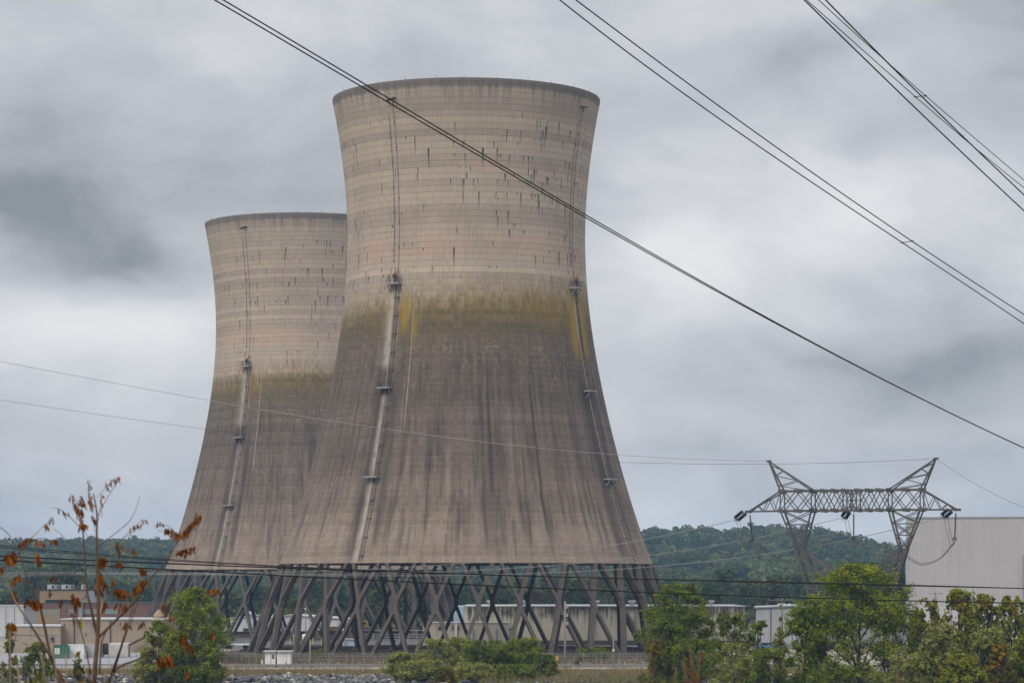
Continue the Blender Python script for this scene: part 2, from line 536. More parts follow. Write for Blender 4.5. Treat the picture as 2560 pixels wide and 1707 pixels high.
def tower(loc, label, mat, ladders, lit):
    root = empty('cooling_tower', loc, label, 'cooling tower', 'hyperboloid cooling towers')
    me = ME_shell.copy()
    me.name = 'shell'
    link('shell', me, mat, root)
    for i in range(32):
        th = R(4.15 + 11.25 * i)
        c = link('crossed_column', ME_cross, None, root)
        c.rotation_euler = (0, 0, th)
        f = link('footing', ME_foot, None, root)
        f.rotation_euler = (0, 0, th + R(11.25 / 2))
    ring = MB()
    prof = [(47.2, -.3), (47.2, 1.0), (46.75, 1.02), (46.75, -.3)]
    n = 160
    P = [(r * math.cos(2 * PI * k / n), r * math.sin(2 * PI * k / n), z) for r, z in prof for k in range(n)]
    ring.face_add(P, [(i * n + k, i * n + (k + 1) % n, ((i + 1) % 4) * n + (k + 1) % n, ((i + 1) % 4) * n + k) for i in range(4) for k in range(n)])
    ring.build('basin_wall', M_col, root, False)
    MB().lathe([(46.6, -.2), (46.6, .12), (.5, .14)], (0, 0, 0), 64).build('basin_floor', M_basin, root)
    for deg, zs in ladders:
        t, o = tangent(deg), outward(deg)
        mb = MB()
        zz = np.linspace(19.0, zs[0] + .3, 60)
        for u in (-.3, .3):
            mb.tube([on_shell(deg, z, .28) + t * u for z in zz], .055, 4)
        for z in np.arange(19.2, zs[0], .9):
            mb.bar(on_shell(deg, z, .28) - t * .3, on_shell(deg, z, .28) + t * .3, .05)
        for z in np.arange(20, zs[0], 3.66):                      # brackets and cage hoops
            for u in (-.42, .42): mb.bar(on_shell(deg, z, -.1) + t * u, on_shell(deg, z, .5) + t * u, .06, .16)
            mb.bar(on_shell(deg, z, .5) - t * .42, on_shell(deg, z, .5) + t * .42, .1, .12)
        mb.build('ladder', M_dkst, root)
        pb = MB()
        pb.tube([on_shell(deg, z, .2) - t * .75 for z in zz], .075, 6)
        pb.build('conduit', M_steel, root)
        for i, z in enumerate(zs): platform(root, deg, z, i == 0)
        for off, ztop, zbot, rr in ((-.15, 110.2, zs[0] + 2.5, .035), (-1.3, 107.5, 78.6, .045)):
            cb = MB()
            zz2 = np.linspace(zbot, ztop, 60)
            cb.tube([on_shell(deg, z, .12) + t * off for z in zz2], rr, 5)
            for z in np.arange(zbot, ztop, 4.88): cb.bar(on_shell(deg, z - .2, .16) + t * off, on_shell(deg, z + .2, .16) + t * off, .15)
            cb.build('cable', M_cable, root)
        lb = MB()
        q = on_shell(deg, 110.4, .1)
        lb.bar(q - t * 1.2, q + t * .7, .22)
        lb.bar(q + t * .5, q + t * .5 + o * .9, .2)
        lb.bar(q - t * 1.0 + Vector((0, 0, -.1)), q - t * 1.0 + o * .7 + Vector((0, 0, -.5)), .3)
        lb.bar(q - t * .1, q - t * .1 + Vector((0, 0, -1.0)), .14)
        lb.build('lamp_bracket', M_dkst, root)
    for i in range(13):
        d = R(-78 + i * 13 + (i % 3) * .7)
        if abs(math.degrees(d)) > 80: continue
        rb = MB()
        r = rad(113.4) - .2
        q = Vector((r * math.sin(d), -r * math.cos(d), 113.7))
        rb.bar(q, q + Vector((0, 0, .8)), .04)
        rb.bar(q + Vector((0, 0, .0)), q + Vector((0, 0, .2)), .14)
        rb.build('lightning_rod', M_dkst, root)
    return root


T1 = (gx(1166, 585), 585, 0)
T2 = (gx(762, 786), 786, 0)
tower(T1, 'nearer and taller looking concrete cooling tower with yellow and dark stains on its waist', shell_mat('stained shell concrete', 1.0),
      [(-31.6, (74.0, 53.2, 35.5)), (61.8, (74.0, 53.2, 35.5))], 1)
tower(T2, 'concrete cooling tower farther back, half hidden behind the larger one', shell_mat('older shell concrete', 31.0, 0.3),
      [(-32.2, (73.2, 54.0, 35.7))], 2)


# ------------------------------------------------------------------ sky, sun, camera, air
SUN_EL, SUN_AZ = 44.0, -148.0       # azimuth from +Y, clockwise; behind the camera to the left
w = bpy.data.worlds.new("World")
sc.world = w
w.use_nodes = True
w.node_tree.nodes.clear()
g = G(w.node_tree)
sky = g.n('ShaderNodeTexSky', sky_type='NISHITA')
sky.sun_disc = False
sky.sun_elevation = R(SUN_EL)
sky.sun_rotation = R(SUN_AZ)
sky.air_density, sky.dust_density, sky.ozone_density = 1.0, 3.0, 1.0
D = g.coord('Generated')
dx, dy, dz = g.sep(D)
az = g.m('ARCTAN2', dx, dy)
el = g.m('ARCSINE', dz)
C1 = g.comb(az * 1.0, el * 2.0, 0.0)
warp = g.noise(C1, 9.0, 4, 0.55)
warp2 = g.noise(g.comb(el * 2.0, az, 4.0), 9.0, 4, 0.55)
azw, elw = az + (warp - 0.5) * 0.085, el + (warp2 - 0.5) * 0.05
v = g.noise(g.comb(azw, elw * 1.7, 1.7), 8.0, 4, 0.45) * 1.0 - 0.5
v = v + (g.noise(g.comb(azw, elw * 1.9, 8.2), 22.0, 7, 0.6) - 0.5) * 0.50
for px, py, sx, sy, k in ((170, 520, 520, 150, -.40), (400, 640, 250, 70, -.28), (80, 290, 480, 130, -.20), (620, 420, 200, 120, -.12), (240, 830, 420, 95, .42), (2330, 905, 420, 75, -.34), (1700, 1010, 330, 70, -.16),
                          (1970, 150, 150, 70, -.24), (2000, 1200, 560, 70, -.10), (1660, 640, 230, 150, .36), (2160, 560, 300, 110, .30), (1230, 60, 330, 110, .12), (520, 620, 110, 60, .22),
                          (1900, 1330, 600, 55, .22), (2540, 40, 150, 80, -.2), (700, 300, 260, 150, -.08), (1850, 420, 300, 90, .15)):
    v = v + g.gau(azw - (px - CX) / F, sx / F) * g.gau(elw - (HY - py) / F, sy / F) * k
cloud = g.ramp(g.cl(v * 1.02 + 0.50), [(0.0, (1.45, 1.55, 1.68)), (0.28, (2.45, 2.55, 2.70)), (0.50, (3.18, 3.27, 3.45)), (0.70, (4.00, 4.05, 4.14)), (1.0, (5.0, 4.98, 4.95))])
cloud = g.gain(cloud, 1.0 + 2.3 * g.ss(el, 0.26, 1.1))
skyc = g.mix(0.05, cloud, S(g, sky.outputs[0]))
bg = g.n('ShaderNodeBackground')
g.put(bg.inputs['Color'], skyc)
bg.inputs['Strength'].default_value = 0.13
wo = g.n('ShaderNodeOutputWorld')
w.node_tree.links.new(bg.outputs[0], wo.inputs[0])

sun = bpy.data.lights.new('sun', 'SUN')
sun.energy = 1.5
sun.angle = R(28)
sun.color = (1.0, 0.92, 0.80)
so = bpy.data.objects.new('sun', sun)
COL.objects.link(so)
dirv = Vector((math.sin(R(SUN_AZ)) * math.cos(R(SUN_EL)), math.cos(R(SUN_AZ)) * math.cos(R(SUN_EL)), math.sin(R(SUN_EL))))
so.rotation_euler = (-dirv).to_track_quat('-Z', 'Y').to_euler()
so.location = (0, 0, 200)

cam = bpy.data.cameras.new('camera')
co = bpy.data.objects.new('camera', cam)
COL.objects.link(co)
co.location = (0, 0, ZC)
co.rotation_euler = (R(90), 0, 0)
cam.sensor_width = 36.0
cam.lens = 36.0 * F / 2560.0
cam.shift_y = (HY - 853.5) / 2560.0
cam.clip_start, cam.clip_end = 0.5, 20000.0
cam.dof.use_dof = True
cam.dof.focus_distance = 480.0
cam.dof.aperture_fstop = 10.0
sc.camera = co
sc.view_settings.view_transform = 'Standard'
sc.view_settings.look = 'None'
sc.view_settings.exposure = 0.42
sc.view_settings.gamma = 1.0
sc.cycles.max_bounces = 6
sc.cycles.diffuse_bounces = 3
sc.cycles.transparent_max_bounces = 8
sc.cycles.volume_bounces = 0
sc.cycles.use_denoising = True

hm = bpy.data.materials.new('pale damp air')
hm.use_nodes = True
hm.node_tree.nodes.clear()
hg = G(hm.node_tree)
pv = hg.n('ShaderNodeVolumePrincipled')
pv.inputs['Color'].default_value = (0.42, 0.66, 1.0, 1)
pv.inputs['Density'].default_value = 0.0001
pv.inputs['Anisotropy'].default_value = 0.1
ho = hg.n('ShaderNodeOutputMaterial')
hm.node_tree.links.new(pv.outputs[0], ho.inputs['Volume'])
hz = MB().box(-3100, 3100, -420, 4500, -9.5, 119).build('haze', hm)
tag(hz, kind='stuff')


# ------------------------------------------------------------------ ground, river, hills
def ground_z(Y):
    return float(np.interp(Y, [-400, 6, 14, 45, 60, 352, 390, 408, 1500, 4300], [12.2, 12.2, 11.6, -4, -8, -8, -1.2, 0, 0, 0]))


m_ground, g = new_mat('yard gravel and soil')
P = g.coord()
x, y, z = g.sep(P)
n1, n2 = g.noise(P, 0.05, 5, 0.6), g.noise(P, 1.2, 4, 0.7)
c = g.ramp(n1, [(0.30, (0.22, 0.20, 0.175)), (0.48, (0.27, 0.245, 0.21)), (0.62, (0.17, 0.14, 0.095)), (0.8, (0.09, 0.10, 0.045))])
c = g.mix(g.ss(y, 690.0, 900.0), c, (0.085, 0.10, 0.045))
c = g.mix(g.ss(y, 446.0, 438.0), c, (0.075, 0.068, 0.058))
finish(g, g.gain(c, 0.7 + 0.6 * n2), 0.95, 0, g.bump(n2, 0.4, 0.1), 0.05)
ys = [-400, 0, 6, 10, 14, 25, 45, 60, 200, 352, 370, 390, 400, 408, 440, 480, 540, 600, 700, 900, 1200, 1600, 2500, 3300, 4300]
xs = [-3000, -2000, -1200, -600, -300, -150, -80, -40, 0, 40, 80, 150, 300, 600, 1200, 2000, 3000]
gm = bpy.data.meshes.new('ground')
gm.from_pydata([(X, Y, ground_z(Y)) for Y in ys for X in xs], [], [(j * len(xs) + i, j * len(xs) + i + 1, (j + 1) * len(xs) + i + 1, (j + 1) * len(xs) + i) for j in range(len(ys) - 1) for i in range(len(xs) - 1)])
tag(link('ground', gm, m_ground), kind='structure')

m_water, g = new_mat('river water')
P = g.coord()
finish(g, (0.05, 0.055, 0.045), 0.12, 0, g.bump(g.noise(P, 0.6, 4), 0.3, 0.2), 0.5)
tag(MB().box(-2990, 2990, 48, 362, -7.4, -6.5).build('river', m_water), kind='structure')


def sheet(name, poly, mat, lift=0.004):
    me = bpy.data.meshes.new(name)
    me.from_pydata([(x_, y_, ground_z(y_) + lift) for x_, y_ in poly], [], [tuple(range(len(poly)))])
    o = link(name, me, mat)
    return tag(o, kind='structure')


m_road, g = new_mat('pale worn road')
P = g.coord()
n1, n2 = g.noise(P, 0.12, 5, 0.6), g.noise(P, 2.5, 4, 0.7)
finish(g, g.gain((0.235, 0.24, 0.25), 0.62 + 0.5 * n1 + 0.3 * n2), 0.9, 0, None, 0.1)
m_paint = plain('road paint', (0.6, 0.6, 0.58), 0.7, 0.2, 2.0)
sheet('road', [(-260, 478), (400, 478), (400, 492.5), (-260, 492.5)], m_road, 0.02)
sheet('yard_pavement', [(-150, 498), (-52, 498), (-52, 596), (-150, 596)], m_road, 0.012)
sheet('plant_pavement', [(-66, 640), (140, 640), (140, 930), (-180, 930)], plain('dark yard asphalt', (0.085, 0.08, 0.076), .9, .3, .15), 0.012)
for yy in (478.7, 491.8): sheet('road_marking', [(-260, yy), (400, yy), (400, yy + .15), (-260, yy + .15)], m_paint, 0.026)

RIDGE = [(-1600, 1395), (-600, 1372), (0, 1364), (100, 1366), (200, 1362), (300, 1359), (420, 1364), (560, 1380), (720, 1394), (900, 1404), (1100, 1402), (1300, 1400), (1450, 1382), (1560, 1352),
         (1620, 1335), (1700, 1338), (1770, 1331), (1820, 1343), (1880, 1334), (1930, 1326), (2000, 1338), (2060, 1341), (2120, 1356), (2200, 1380), (2265, 1401), (2400, 1416), (2700, 1426), (4000, 1430)]
RX, RYv = [p[0] for p in RIDGE], [p[1] for p in RIDGE]
HY0, HY1 = 1330.0, 2250.0
def hill_z(px, f):
    top = gz(np.interp(px, RX, RYv) + 17, HY1)
    s = np.clip(f, 0, 1)
    s = s * s * (3 - 2 * s) * 0.35 + s * 0.65
    wob = 2.6 * np.sin(px * 0.013 + f * 7) * np.sin(f * 9.0) + 1.8 * np.sin(px * 0.031 - f * 13)
    return top * s + wob * np.clip(f * 3, 0, 1) * np.clip((1 - f) * 4, 0, 1)


m_hill = plain('leaf litter and wood floor', (0.030, 0.038, 0.018), 0.95, 0.3, 0.05, spec=0.0)
pxs = np.linspace(-1600, 4000, 240)
fs = np.linspace(0, 1.0, 16)
V = []
for f in fs:
    Y = HY0 + (HY1 - HY0) * f
    for p in pxs: V.append((gx(p, HY1), Y, hill_z(p, f) - 0.3))
for f in (0.4, 1.0):
    for p in pxs: V.append((gx(p, HY1), HY1 + 900 * f, (hill_z(p, 1.0) - 0.3) * (1 - f) - 0.5))
nx = len(pxs)
me = bpy.data.meshes.new('hills')
me.from_pydata(V, [], [(j * nx + i, j * nx + i + 1, (j + 1) * nx + i + 1, (j + 1) * nx + i) for j in range(len(fs) + 1) for i in range(nx - 1)])
tag(link('hills', me, m_hill, None, True), kind='structure')

# the far blue ridge
V, n2x = [], 120
p2 = np.linspace(-1500, 4000, n2x)
for f in np.linspace(0, 1, 6):
    for p in p2:
        top = gz(1392 - 46 * math.exp(-((p - 190) / 190.0) ** 2) - 14 * math.exp(-((p - 1500) / 500.0) ** 2) - 3 * math.sin(p * .02) - 2 * math.sin(p * .053 + 1), 3600)
        V.append((gx(p, 3600), 2900 + 700 * f, top * f))
for p in p2: V.append((gx(p, 3600), 4200, -.5))
me = bpy.data.meshes.new('far_hills')
me.from_pydata(V, [], [(j * n2x + i, j * n2x + i + 1, (j + 1) * n2x + i + 1, (j + 1) * n2x + i) for j in range(6) for i in range(n2x - 1)])
tag(link('far_hills', me, plain('distant wooded slope', (0.05, 0.065, 0.035), 0.95, 0.35, 0.02, spec=0.0), None, True), kind='structure')


# ------------------------------------------------------------------ leaves and trees
def unit(v): return v / np.maximum(np.linalg.norm(v, axis=-1, keepdims=True), 1e-9)


def leaf_quads(pos, nrm, size, r, aspect=0.62):
    """diamond shaped leaves at pos, facing nrm"""
    n = len(pos)
    t = unit(np.cross(nrm, r.normal(size=(n, 3))))
    b = np.cross(nrm, t)
    s = (size * r.uniform(.65, 1.35, n))[:, None]
    q = np.stack([pos - t * s, pos - b * s * aspect + nrm * s * .12, pos + t * s, pos + b * s * aspect + nrm * s * .12], 1)
    return q


def crown_points(r, H, Rr, cb, nclump, nleaf, shape, lean=0.0, lump=0.24, flat=0.8):
    """leaf clumps spread through a crown of height H and radius Rr whose lowest leaves hang at cb*H"""
    P, N, T, cc = [], [], [], []
    ch = H * (1 - cb)
    for i in range(nclump):
        t = r.uniform(0.02, 0.97) ** (0.9 if shape != 'spire' else 1.2)
        if shape == 'round': e = math.sqrt(max(0.04, 1 - ((t - .44) / .58) ** 2))
        elif shape == 'dome': e = math.sqrt(max(0.03, 1 - max(0, (t - .22) / .8) ** 2)) * (0.75 + .25 * min(1, t / .22))
        elif shape == 'spire': e = (1 - t) ** .75 * 0.92 + .08
        elif shape == 'brush': e = (.8 + .2 * min(1, t / .3)) if t < .55 else 1.0 - (t - .55) * 1.35
        else: e = .55 + .6 * t if t < .7 else 1.0 - (t - .7) * 1.6
        an = r.uniform(0, 2 * PI)
        rr = Rr * e * math.sqrt(r.uniform(.18, 1.0)) * r.uniform(.85, 1.08)
        rc = Rr * lump * r.uniform(.65, 1.3) * (0.62 + .38 * e)
        rr = max(0, rr - rc * .55)
        c = np.array([rr * math.cos(an) + lean * t * H, rr * math.sin(an), cb * H + ch * t])
        c[2] = min(c[2], H - rc * flat * .9)
        cc.append(c)
        m = int(nleaf / nclump * r.uniform(.6, 1.4) * (rc / (Rr * lump)) ** 1.5) + 6
        ns = max(4, m // 30)                                     # sprigs over the clump, leaves over the sprigs
        sd = unit(r.normal(size=(ns, 3)) + np.array([0, 0, .3]))
        sc_ = c + sd * (rc * r.uniform(.45, 1.0, ns))[:, None] * np.array([1, 1, flat])
        st = np.clip(r.uniform(0, 1) * .55 + r.uniform(0, .45, ns) + sd[:, 2] * .0, 0, 1)
        w = r.integers(0, ns, m)
        d = unit(r.normal(size=(m, 3)) + np.array([0, 0, .25]))
        P.append(sc_[w] + d * (rc * .44 * r.uniform(.15, 1.1, m) ** .6)[:, None])
        N.append(unit(d * .55 + sd[w] * .5 + r.normal(size=(m, 3)) * .40 + np.array([0, 0, .85])))
        T.append(st[w])
        for q in range(4 if flat > 1.3 else 2):                       # shoots that stick out of the clump
            d = unit(np.array([r.normal() * .35, r.normal() * .35, 1.0]) if flat > 1.3 else sd[q % ns] + np.array([0, 0, .5]))
            L, k = rc * r.uniform(1.1, 2.1), max(6, m // 14)
            o_ = c + r.normal(size=3) * rc * .45
            u = r.uniform(.25, 1, k)
            pp = o_ + d * (L * u)[:, None] + r.normal(size=(k, 3)) * (rc * .17 * (1.15 - u))[:, None]
            pp[:, 2] = np.minimum(pp[:, 2], H)
            P.append(pp)
            N.append(unit(r.normal(size=(k, 3)) * .8 + np.array([0, 0, .8])))
            T.append(np.full(k, st[q % ns] * .6 + .4))
    return np.concatenate(P), np.concatenate(N), np.concatenate(T), cc


M_bark = plain('grey brown bark', (0.085, 0.068, 0.052), 0.95, 0.3, 3.0)
M_twig = plain('thin pale branches', (0.13, 0.105, 0.08), 0.95, 0.3, 3.0)


def make_tree(name, loc, label, cat, H, Rr, mat, seed, cb=.2, nclump=60, nleaf=9000, leaf=.17, shape='round', lean=0.0, trunk=.022, lump=.24, bark=None, group=None, limbs=16, flat=.8):
    r = np.random.default_rng(seed)
    if leaf < .3: nleaf, leaf = int(nleaf * 1.4), leaf * .86
    root = empty(name, loc, label, cat, group)
    P, N, T, cc = crown_points(r, H, Rr, cb, nclump, nleaf, shape, lean, lump, flat)
    quads('crown', leaf_quads(P, N, leaf, r), mat, root, T)
    mb = MB()
    top = H * .8
    tr = H * trunk
    pts = [(lean * H * (k / 8) ** 1.3 + r.normal() * .012 * H * (k > 0), r.normal() * .012 * H * (k > 0), -.6 + top * k / 8 + (.6 if k else 0)) for k in range(9)]
    mb.tube(pts, [tr * (1.35 if k == 0 else 1 - .85 * k / 8) for k in range(9)], 7)
    for c in r.permutation(len(cc))[:limbs]:
        c = cc[c]
        k = int(np.clip(c[2] / top * 8 * r.uniform(.5, .75), 1, 7))
        a = np.array(pts[k])
        mid = a * .45 + c * .55 + np.array([0, 0, -.06 * H * r.uniform(0, 1)])
        mb.tube([a, mid, c], [tr * .38 * (1 - k / 11), tr * .24, tr * .07], 5)
    mb.build('trunk', bark or M_bark, root, True)
    return root


L_maple = leaf_mat('maple leaves', (0.054, 0.084, 0.009), (0.250, 0.295, 0.022), (0.36, 0.33, 0.020), 0.02)
L_dark = leaf_mat('dark green leaves', (0.044, 0.070, 0.010), (0.195, 0.235, 0.026), (0.28, 0.27, 0.024), -0.02)
L_willow = leaf_mat('grey green willow leaves', (0.10, 0.118, 0.024), (0.34, 0.345, 0.09), (0.40, 0.36, 0.08), 0.0)
L_turn = leaf_mat('turning autumn leaves', (0.085, 0.108, 0.012), (0.310, 0.310, 0.030), (0.44, 0.31, 0.024), 0.05, scale=.35)
L_yellow = leaf_mat('yellow vine leaves', (0.085, 0.100, 0.014), (0.18, 0.160, 0.018), (0.32, 0.175, 0.012), 0.12)
L_far = [leaf_mat('distant green leaves', (0.028, 0.048, 0.013), (0.085, 0.115, 0.030), (0.12, 0.125, 0.026), 0.0, scale=.12),
         leaf_mat('distant olive leaves', (0.050, 0.066, 0.016), (0.125, 0.140, 0.034), (0.155, 0.14, 0.026), 0.0, scale=.12),
         leaf_mat('distant yellow green leaves', (0.075, 0.090, 0.018), (0.150, 0.158, 0.034), (0.18, 0.16, 0.03), 0.0, scale=.12),
         leaf_mat('distant russet leaves', (0.070, 0.052, 0.020), (0.125, 0.078, 0.030), (0.14, 0.07, 0.02), 0.0, scale=.12)]
L_forest = leaf_mat('hill forest leaves', (0.028, 0.048, 0.014), (0.135, 0.158, 0.042), (0.25, 0.16, 0.055), -0.10, scale=.012)


# the wood on the hills: one mass nobody could count
r = np.random.default_rng(11)
PP, NN, TT, SS = [], [], [], []
ncr = 3700
for i in range(ncr):
    px = r.uniform(-420, 2800)
    f = r.uniform(-.08, 1.0) ** 1.0 if i % 5 else 1.0
    f = max(f, -.08)
    Y = HY0 + (HY1 - HY0) * f + r.uniform(-8, 8)
    Rr = r.uniform(3.6, 6.8) * (1.12 if f < .4 else 1.0)
    hgt = Rr * r.uniform(1.5, 2.1)
    base = float(hill_z(px, max(f, 0)))
    if i % 5 == 0: hgt *= r.uniform(.7, 1.25)
    X = gx(px, HY1)
    if abs(gx(px, HY1) / Y * F) > 1700: pass
    for k in range(6):
        off = r.normal(size=3) * np.array([.5, .5, .28]) * Rr
        c = np.array([X, Y, base + hgt * .48]) + off
        rc = Rr * r.uniform(.38, .62)
        m = 26
        d = unit(r.normal(size=(m, 3)) + np.array([0, -.25, .35]))
        PP.append(c + d * rc * r.uniform(.7, 1.06, (m, 1)))
        NN.append(unit(d + r.normal(size=(m, 3)) * .3))
    TT.append(np.full(6 * 26, np.clip(r.normal(.42, .28), 0, 1)))
PP, NN, TT = np.concatenate(PP), np.concatenate(NN), np.concatenate(TT)
fo = quads('forest', leaf_quads(PP, NN, 1.35, r, .75), L_forest, None, TT)
tag(fo, 'dense wood of mixed green and russet crowns covering the far hills', 'forest', None, 'stuff')

# the trees between the plant and the hills, each its own
protos = []
for k in range(5):
    t = make_tree(('broadleaf_tree', 'round_tree', 'broadleaf_tree', 'slender_tree', 'round_tree')[k], (0, 0, 0), 'x', 'tree', 16.0, (7.2, 6.2, 8.2, 4.6, 6.6)[k], L_far[0], 100 + k,
                  cb=(.10, .14, .08, .06, .05)[k], nclump=(70, 54, 80, 46, 60)[k], nleaf=3400, leaf=.52, shape=('round', 'dome', 'round', 'spire', 'dome')[k], lump=.27, limbs=8)
    protos.append(t)
MARKS = [(-80, 60, 'at the left edge of the frame'), (60, 150, 'left of the flat beige rooftop'), (150, 260, 'above the beige rooftop units'), (260, 345, 'over the red brick roof'),
         (345, 420, 'beside the left legs of the farther tower'), (420, 560, 'behind the left legs of the farther tower'), (560, 660, 'seen between the two towers'),
         (660, 800, 'behind the left legs of the nearer tower'), (800, 930, 'above the ochre railcars'), (930, 1060, 'behind the middle left legs of the nearer tower'),
         (1060, 1170, 'above the small cream block'), (1170, 1300, 'over the left end of the stained cream hall'), (1300, 1430, 'over the middle of the stained cream hall'),
         (1430, 1560, 'over the right part of the stained cream hall'), (1560, 1680, 'just right of the nearer tower legs'), (1680, 1790, 'behind the dark bushy riverbank tree'),
         (1790, 1900, 'between the stained hall and the white shed'), (1900, 2010, 'above the low white shed'), (2010, 2140, 'behind the lattice pylon'), (2140, 2290, 'beside the tall white corrugated hall')]
used = set()
r = np.random.default_rng(23)
def far_tree(px, py, Y, kind, pr, wid=1.0, first={}):
    top = gz(py, Y)
    o = protos[pr] if pr not in first else copy_tree(protos[pr])
    first[pr] = 1
    z0 = float(hill_z(px, (Y - HY0) / (HY1 - HY0))) if Y > HY0 else 0.0
    s = max(.35, (top - z0) / 16.0)
    o.location = (gx(px, Y), Y, z0 - .2)
    o.scale = (s * wid, s * wid, s)
    o.rotation_euler = (0, 0, r.uniform(0, 6.28))
    for ch in o.children:
        if ch.name.startswith('crown') and kind:
            ch.data = ch.data if ch.data.materials[0] == L_far[kind] else swap(ch.data, kind)
    where = next((m[2] for m in MARKS if m[0] <= px < m[1]), 'at the right edge of the frame')
    size = 'tall' if top > 19 else ('low' if top < 12 else 'middling')
    tone = ('dark green', 'olive green', 'yellow green', 'russet brown')[kind]
    form = ('broad', 'rounded', 'spreading', 'narrow', 'domed')[pr]
    lab = None
    for extra in ('', 'nearer ', 'farther ', 'bushy ', 'ragged '):
        l = f'{extra}{size} {form} {tone} tree {where}'
        if l not in used:
            lab = l
            break
    used.add(lab)
    tag(o, lab, 'tree', 'trees beyond the plant')
swaps = {}
def swap(me, kind):
    k = (me.name.split('|')[0], kind)
    if k not in swaps:
        c = me.copy()
        c.materials[0] = L_far[kind]
        swaps[k] = c
    return swaps[k]


spots = [(-40, 1478, 900, 0, 0), (20, 1486, 860, 0, 1), (95, 1418, 1180, 0, 2), (165, 1404, 1150, 0, 0), (178, 1430, 930, 2, 1), (235, 1462, 1120, 0, 3), (300, 1455, 1180, 0, 2), (360, 1462, 1100, 0, 0),
         (410, 1448, 1250, 0, 4), (470, 1440, 1180, 0, 1), (520, 1470, 1050, 1, 0), (585, 1478, 1000, 1, 4), (640, 1462, 1100, 0, 2), (700, 1470, 1060, 0, 0), (735, 1496, 930, 2, 1), (800, 1452, 1120, 0, 2),
         (835, 1460, 1050, 0, 0), (905, 1430, 1200, 1, 3), (925, 1452, 1010, 1, 4), (990, 1462, 1080, 0, 0), (1045, 1470, 1020, 0, 1), (1120, 1458, 1080, 0, 2), (1185, 1452, 1160, 0, 0), (1245, 1456, 1020, 1, 4),
         (1300, 1446, 1120, 1, 2), (1345, 1478, 930, 3, 1), (1390, 1440, 1120, 0, 0), (1450, 1450, 1040, 0, 4), (1500, 1440, 1150, 1, 2), (1545, 1462, 980, 1, 3), (1590, 1434, 1120, 0, 0), (1665, 1462, 1010, 1, 4),
         (1815, 1424, 1100, 0, 1), (1770, 1455, 1000, 0, 2), (1870, 1446, 1060, 1, 0), (1935, 1440, 1040, 1, 4), (1990, 1436, 1120, 0, 2), (1965, 1495, 900, 1, 1), (2060, 1440, 1090, 0, 0), (2130, 1432, 1100, 0, 2),
         (2165, 1405, 1000, 0, 1), (2215, 1408, 1040, 0, 4), (2248, 1420, 960, 0, 3)]
for px, py, Y, kind, pr in spots: far_tree(px, py, Y, kind, pr, r.uniform(.9, 1.2))
# low growth under them
r = np.random.default_rng(31)
PP, NN, TT = [], [], []
for i in range(900):
    px = r.uniform(-150, 2420)
    Y = r.uniform(960, 1290)
    c = np.array([gx(px, Y), Y, r.uniform(.4, 4.0)])
    m = 34
    d = unit(r.normal(size=(m, 3)) + np.array([0, 0, .3]))
    PP.append(c + d * r.uniform(1.2, 3.6) * r.uniform(.6, 1, (m, 1)))
    NN.append(d)
    TT.append(np.full(m, r.uniform(0, 1)))
tag(quads('undergrowth', leaf_quads(np.concatenate(PP), np.concatenate(NN), .75, r), L_far[1], None, np.concatenate(TT)),
    'low tangled growth under the trees beyond the plant', 'undergrowth', None, 'stuff')


# ------------------------------------------------------------------ lattice pylon
M_lat = plain('dull galvanised lattice', (0.088, 0.083, 0.078), 0.6, 0.4, 0.8, metal=0.1)
M_gus = plain('dark gusset steel', (0.06, 0.056, 0.052), 0.65, 0.25, 1.0, metal=0.1)
M_ins = plain('dark brown glazed insulator', (0.018, 0.014, 0.016), 0.35, 0.1, 3.0)
M_wire = plain('aluminium conductor', (0.27, 0.265, 0.26), 0.5, 0.1, 1.0, metal=0.4)
M_wirel = plain('pale aluminium wire', (0.31, 0.30, 0.29), 0.5, 0.1, 1.0, metal=0.2)
M_black = plain('black sheathed cable', (0.012, 0.011, 0.011), 0.6, 0.1, 1.0)
M_brownw = plain('dark weathered overhead conductor', (0.022, 0.016, 0.012), 0.8, 0.2, 1.0)

PYX, PYY, PYA = gx(2129, 395), 395.0, R(-20.5)
pyl = empty('lattice_pylon', (PYX, PYY, -1.0), 'grey steel lattice pylon with two peaks and a long crossarm', 'pylon')
cu, su = math.cos(PYA), math.sin(PYA)
def pt(u, v, wz): return Vector((PYX + u * cu - v * su, PYY + u * su + v * cu, wz))
def lpt(u, v, wz): return pt(u, v, wz) - Vector((PYX, PYY, -1.0))
Z1, Z2, VD = 24.6, 27.35, 1.15


def zig(mb, a0, a1, b0, b1, n, w, cross=False):
    """bracing between the chords a0-a1 and b0-b1"""
    a0, a1, b0, b1 = map(Vector, (a0, a1, b0, b1))
    for i in range(n):
        s, e = i / n, (i + 1) / n
        if cross:
            mb.bar(a0.lerp(a1, s), b0.lerp(b1, e), w)
            mb.bar(b0.lerp(b1, s), a0.lerp(a1, e), w)
        elif i % 2:
            mb.bar(a0.lerp(a1, s), b0.lerp(b1, e), w)
        else:
            mb.bar(b0.lerp(b1, s), a0.lerp(a1, e), w)


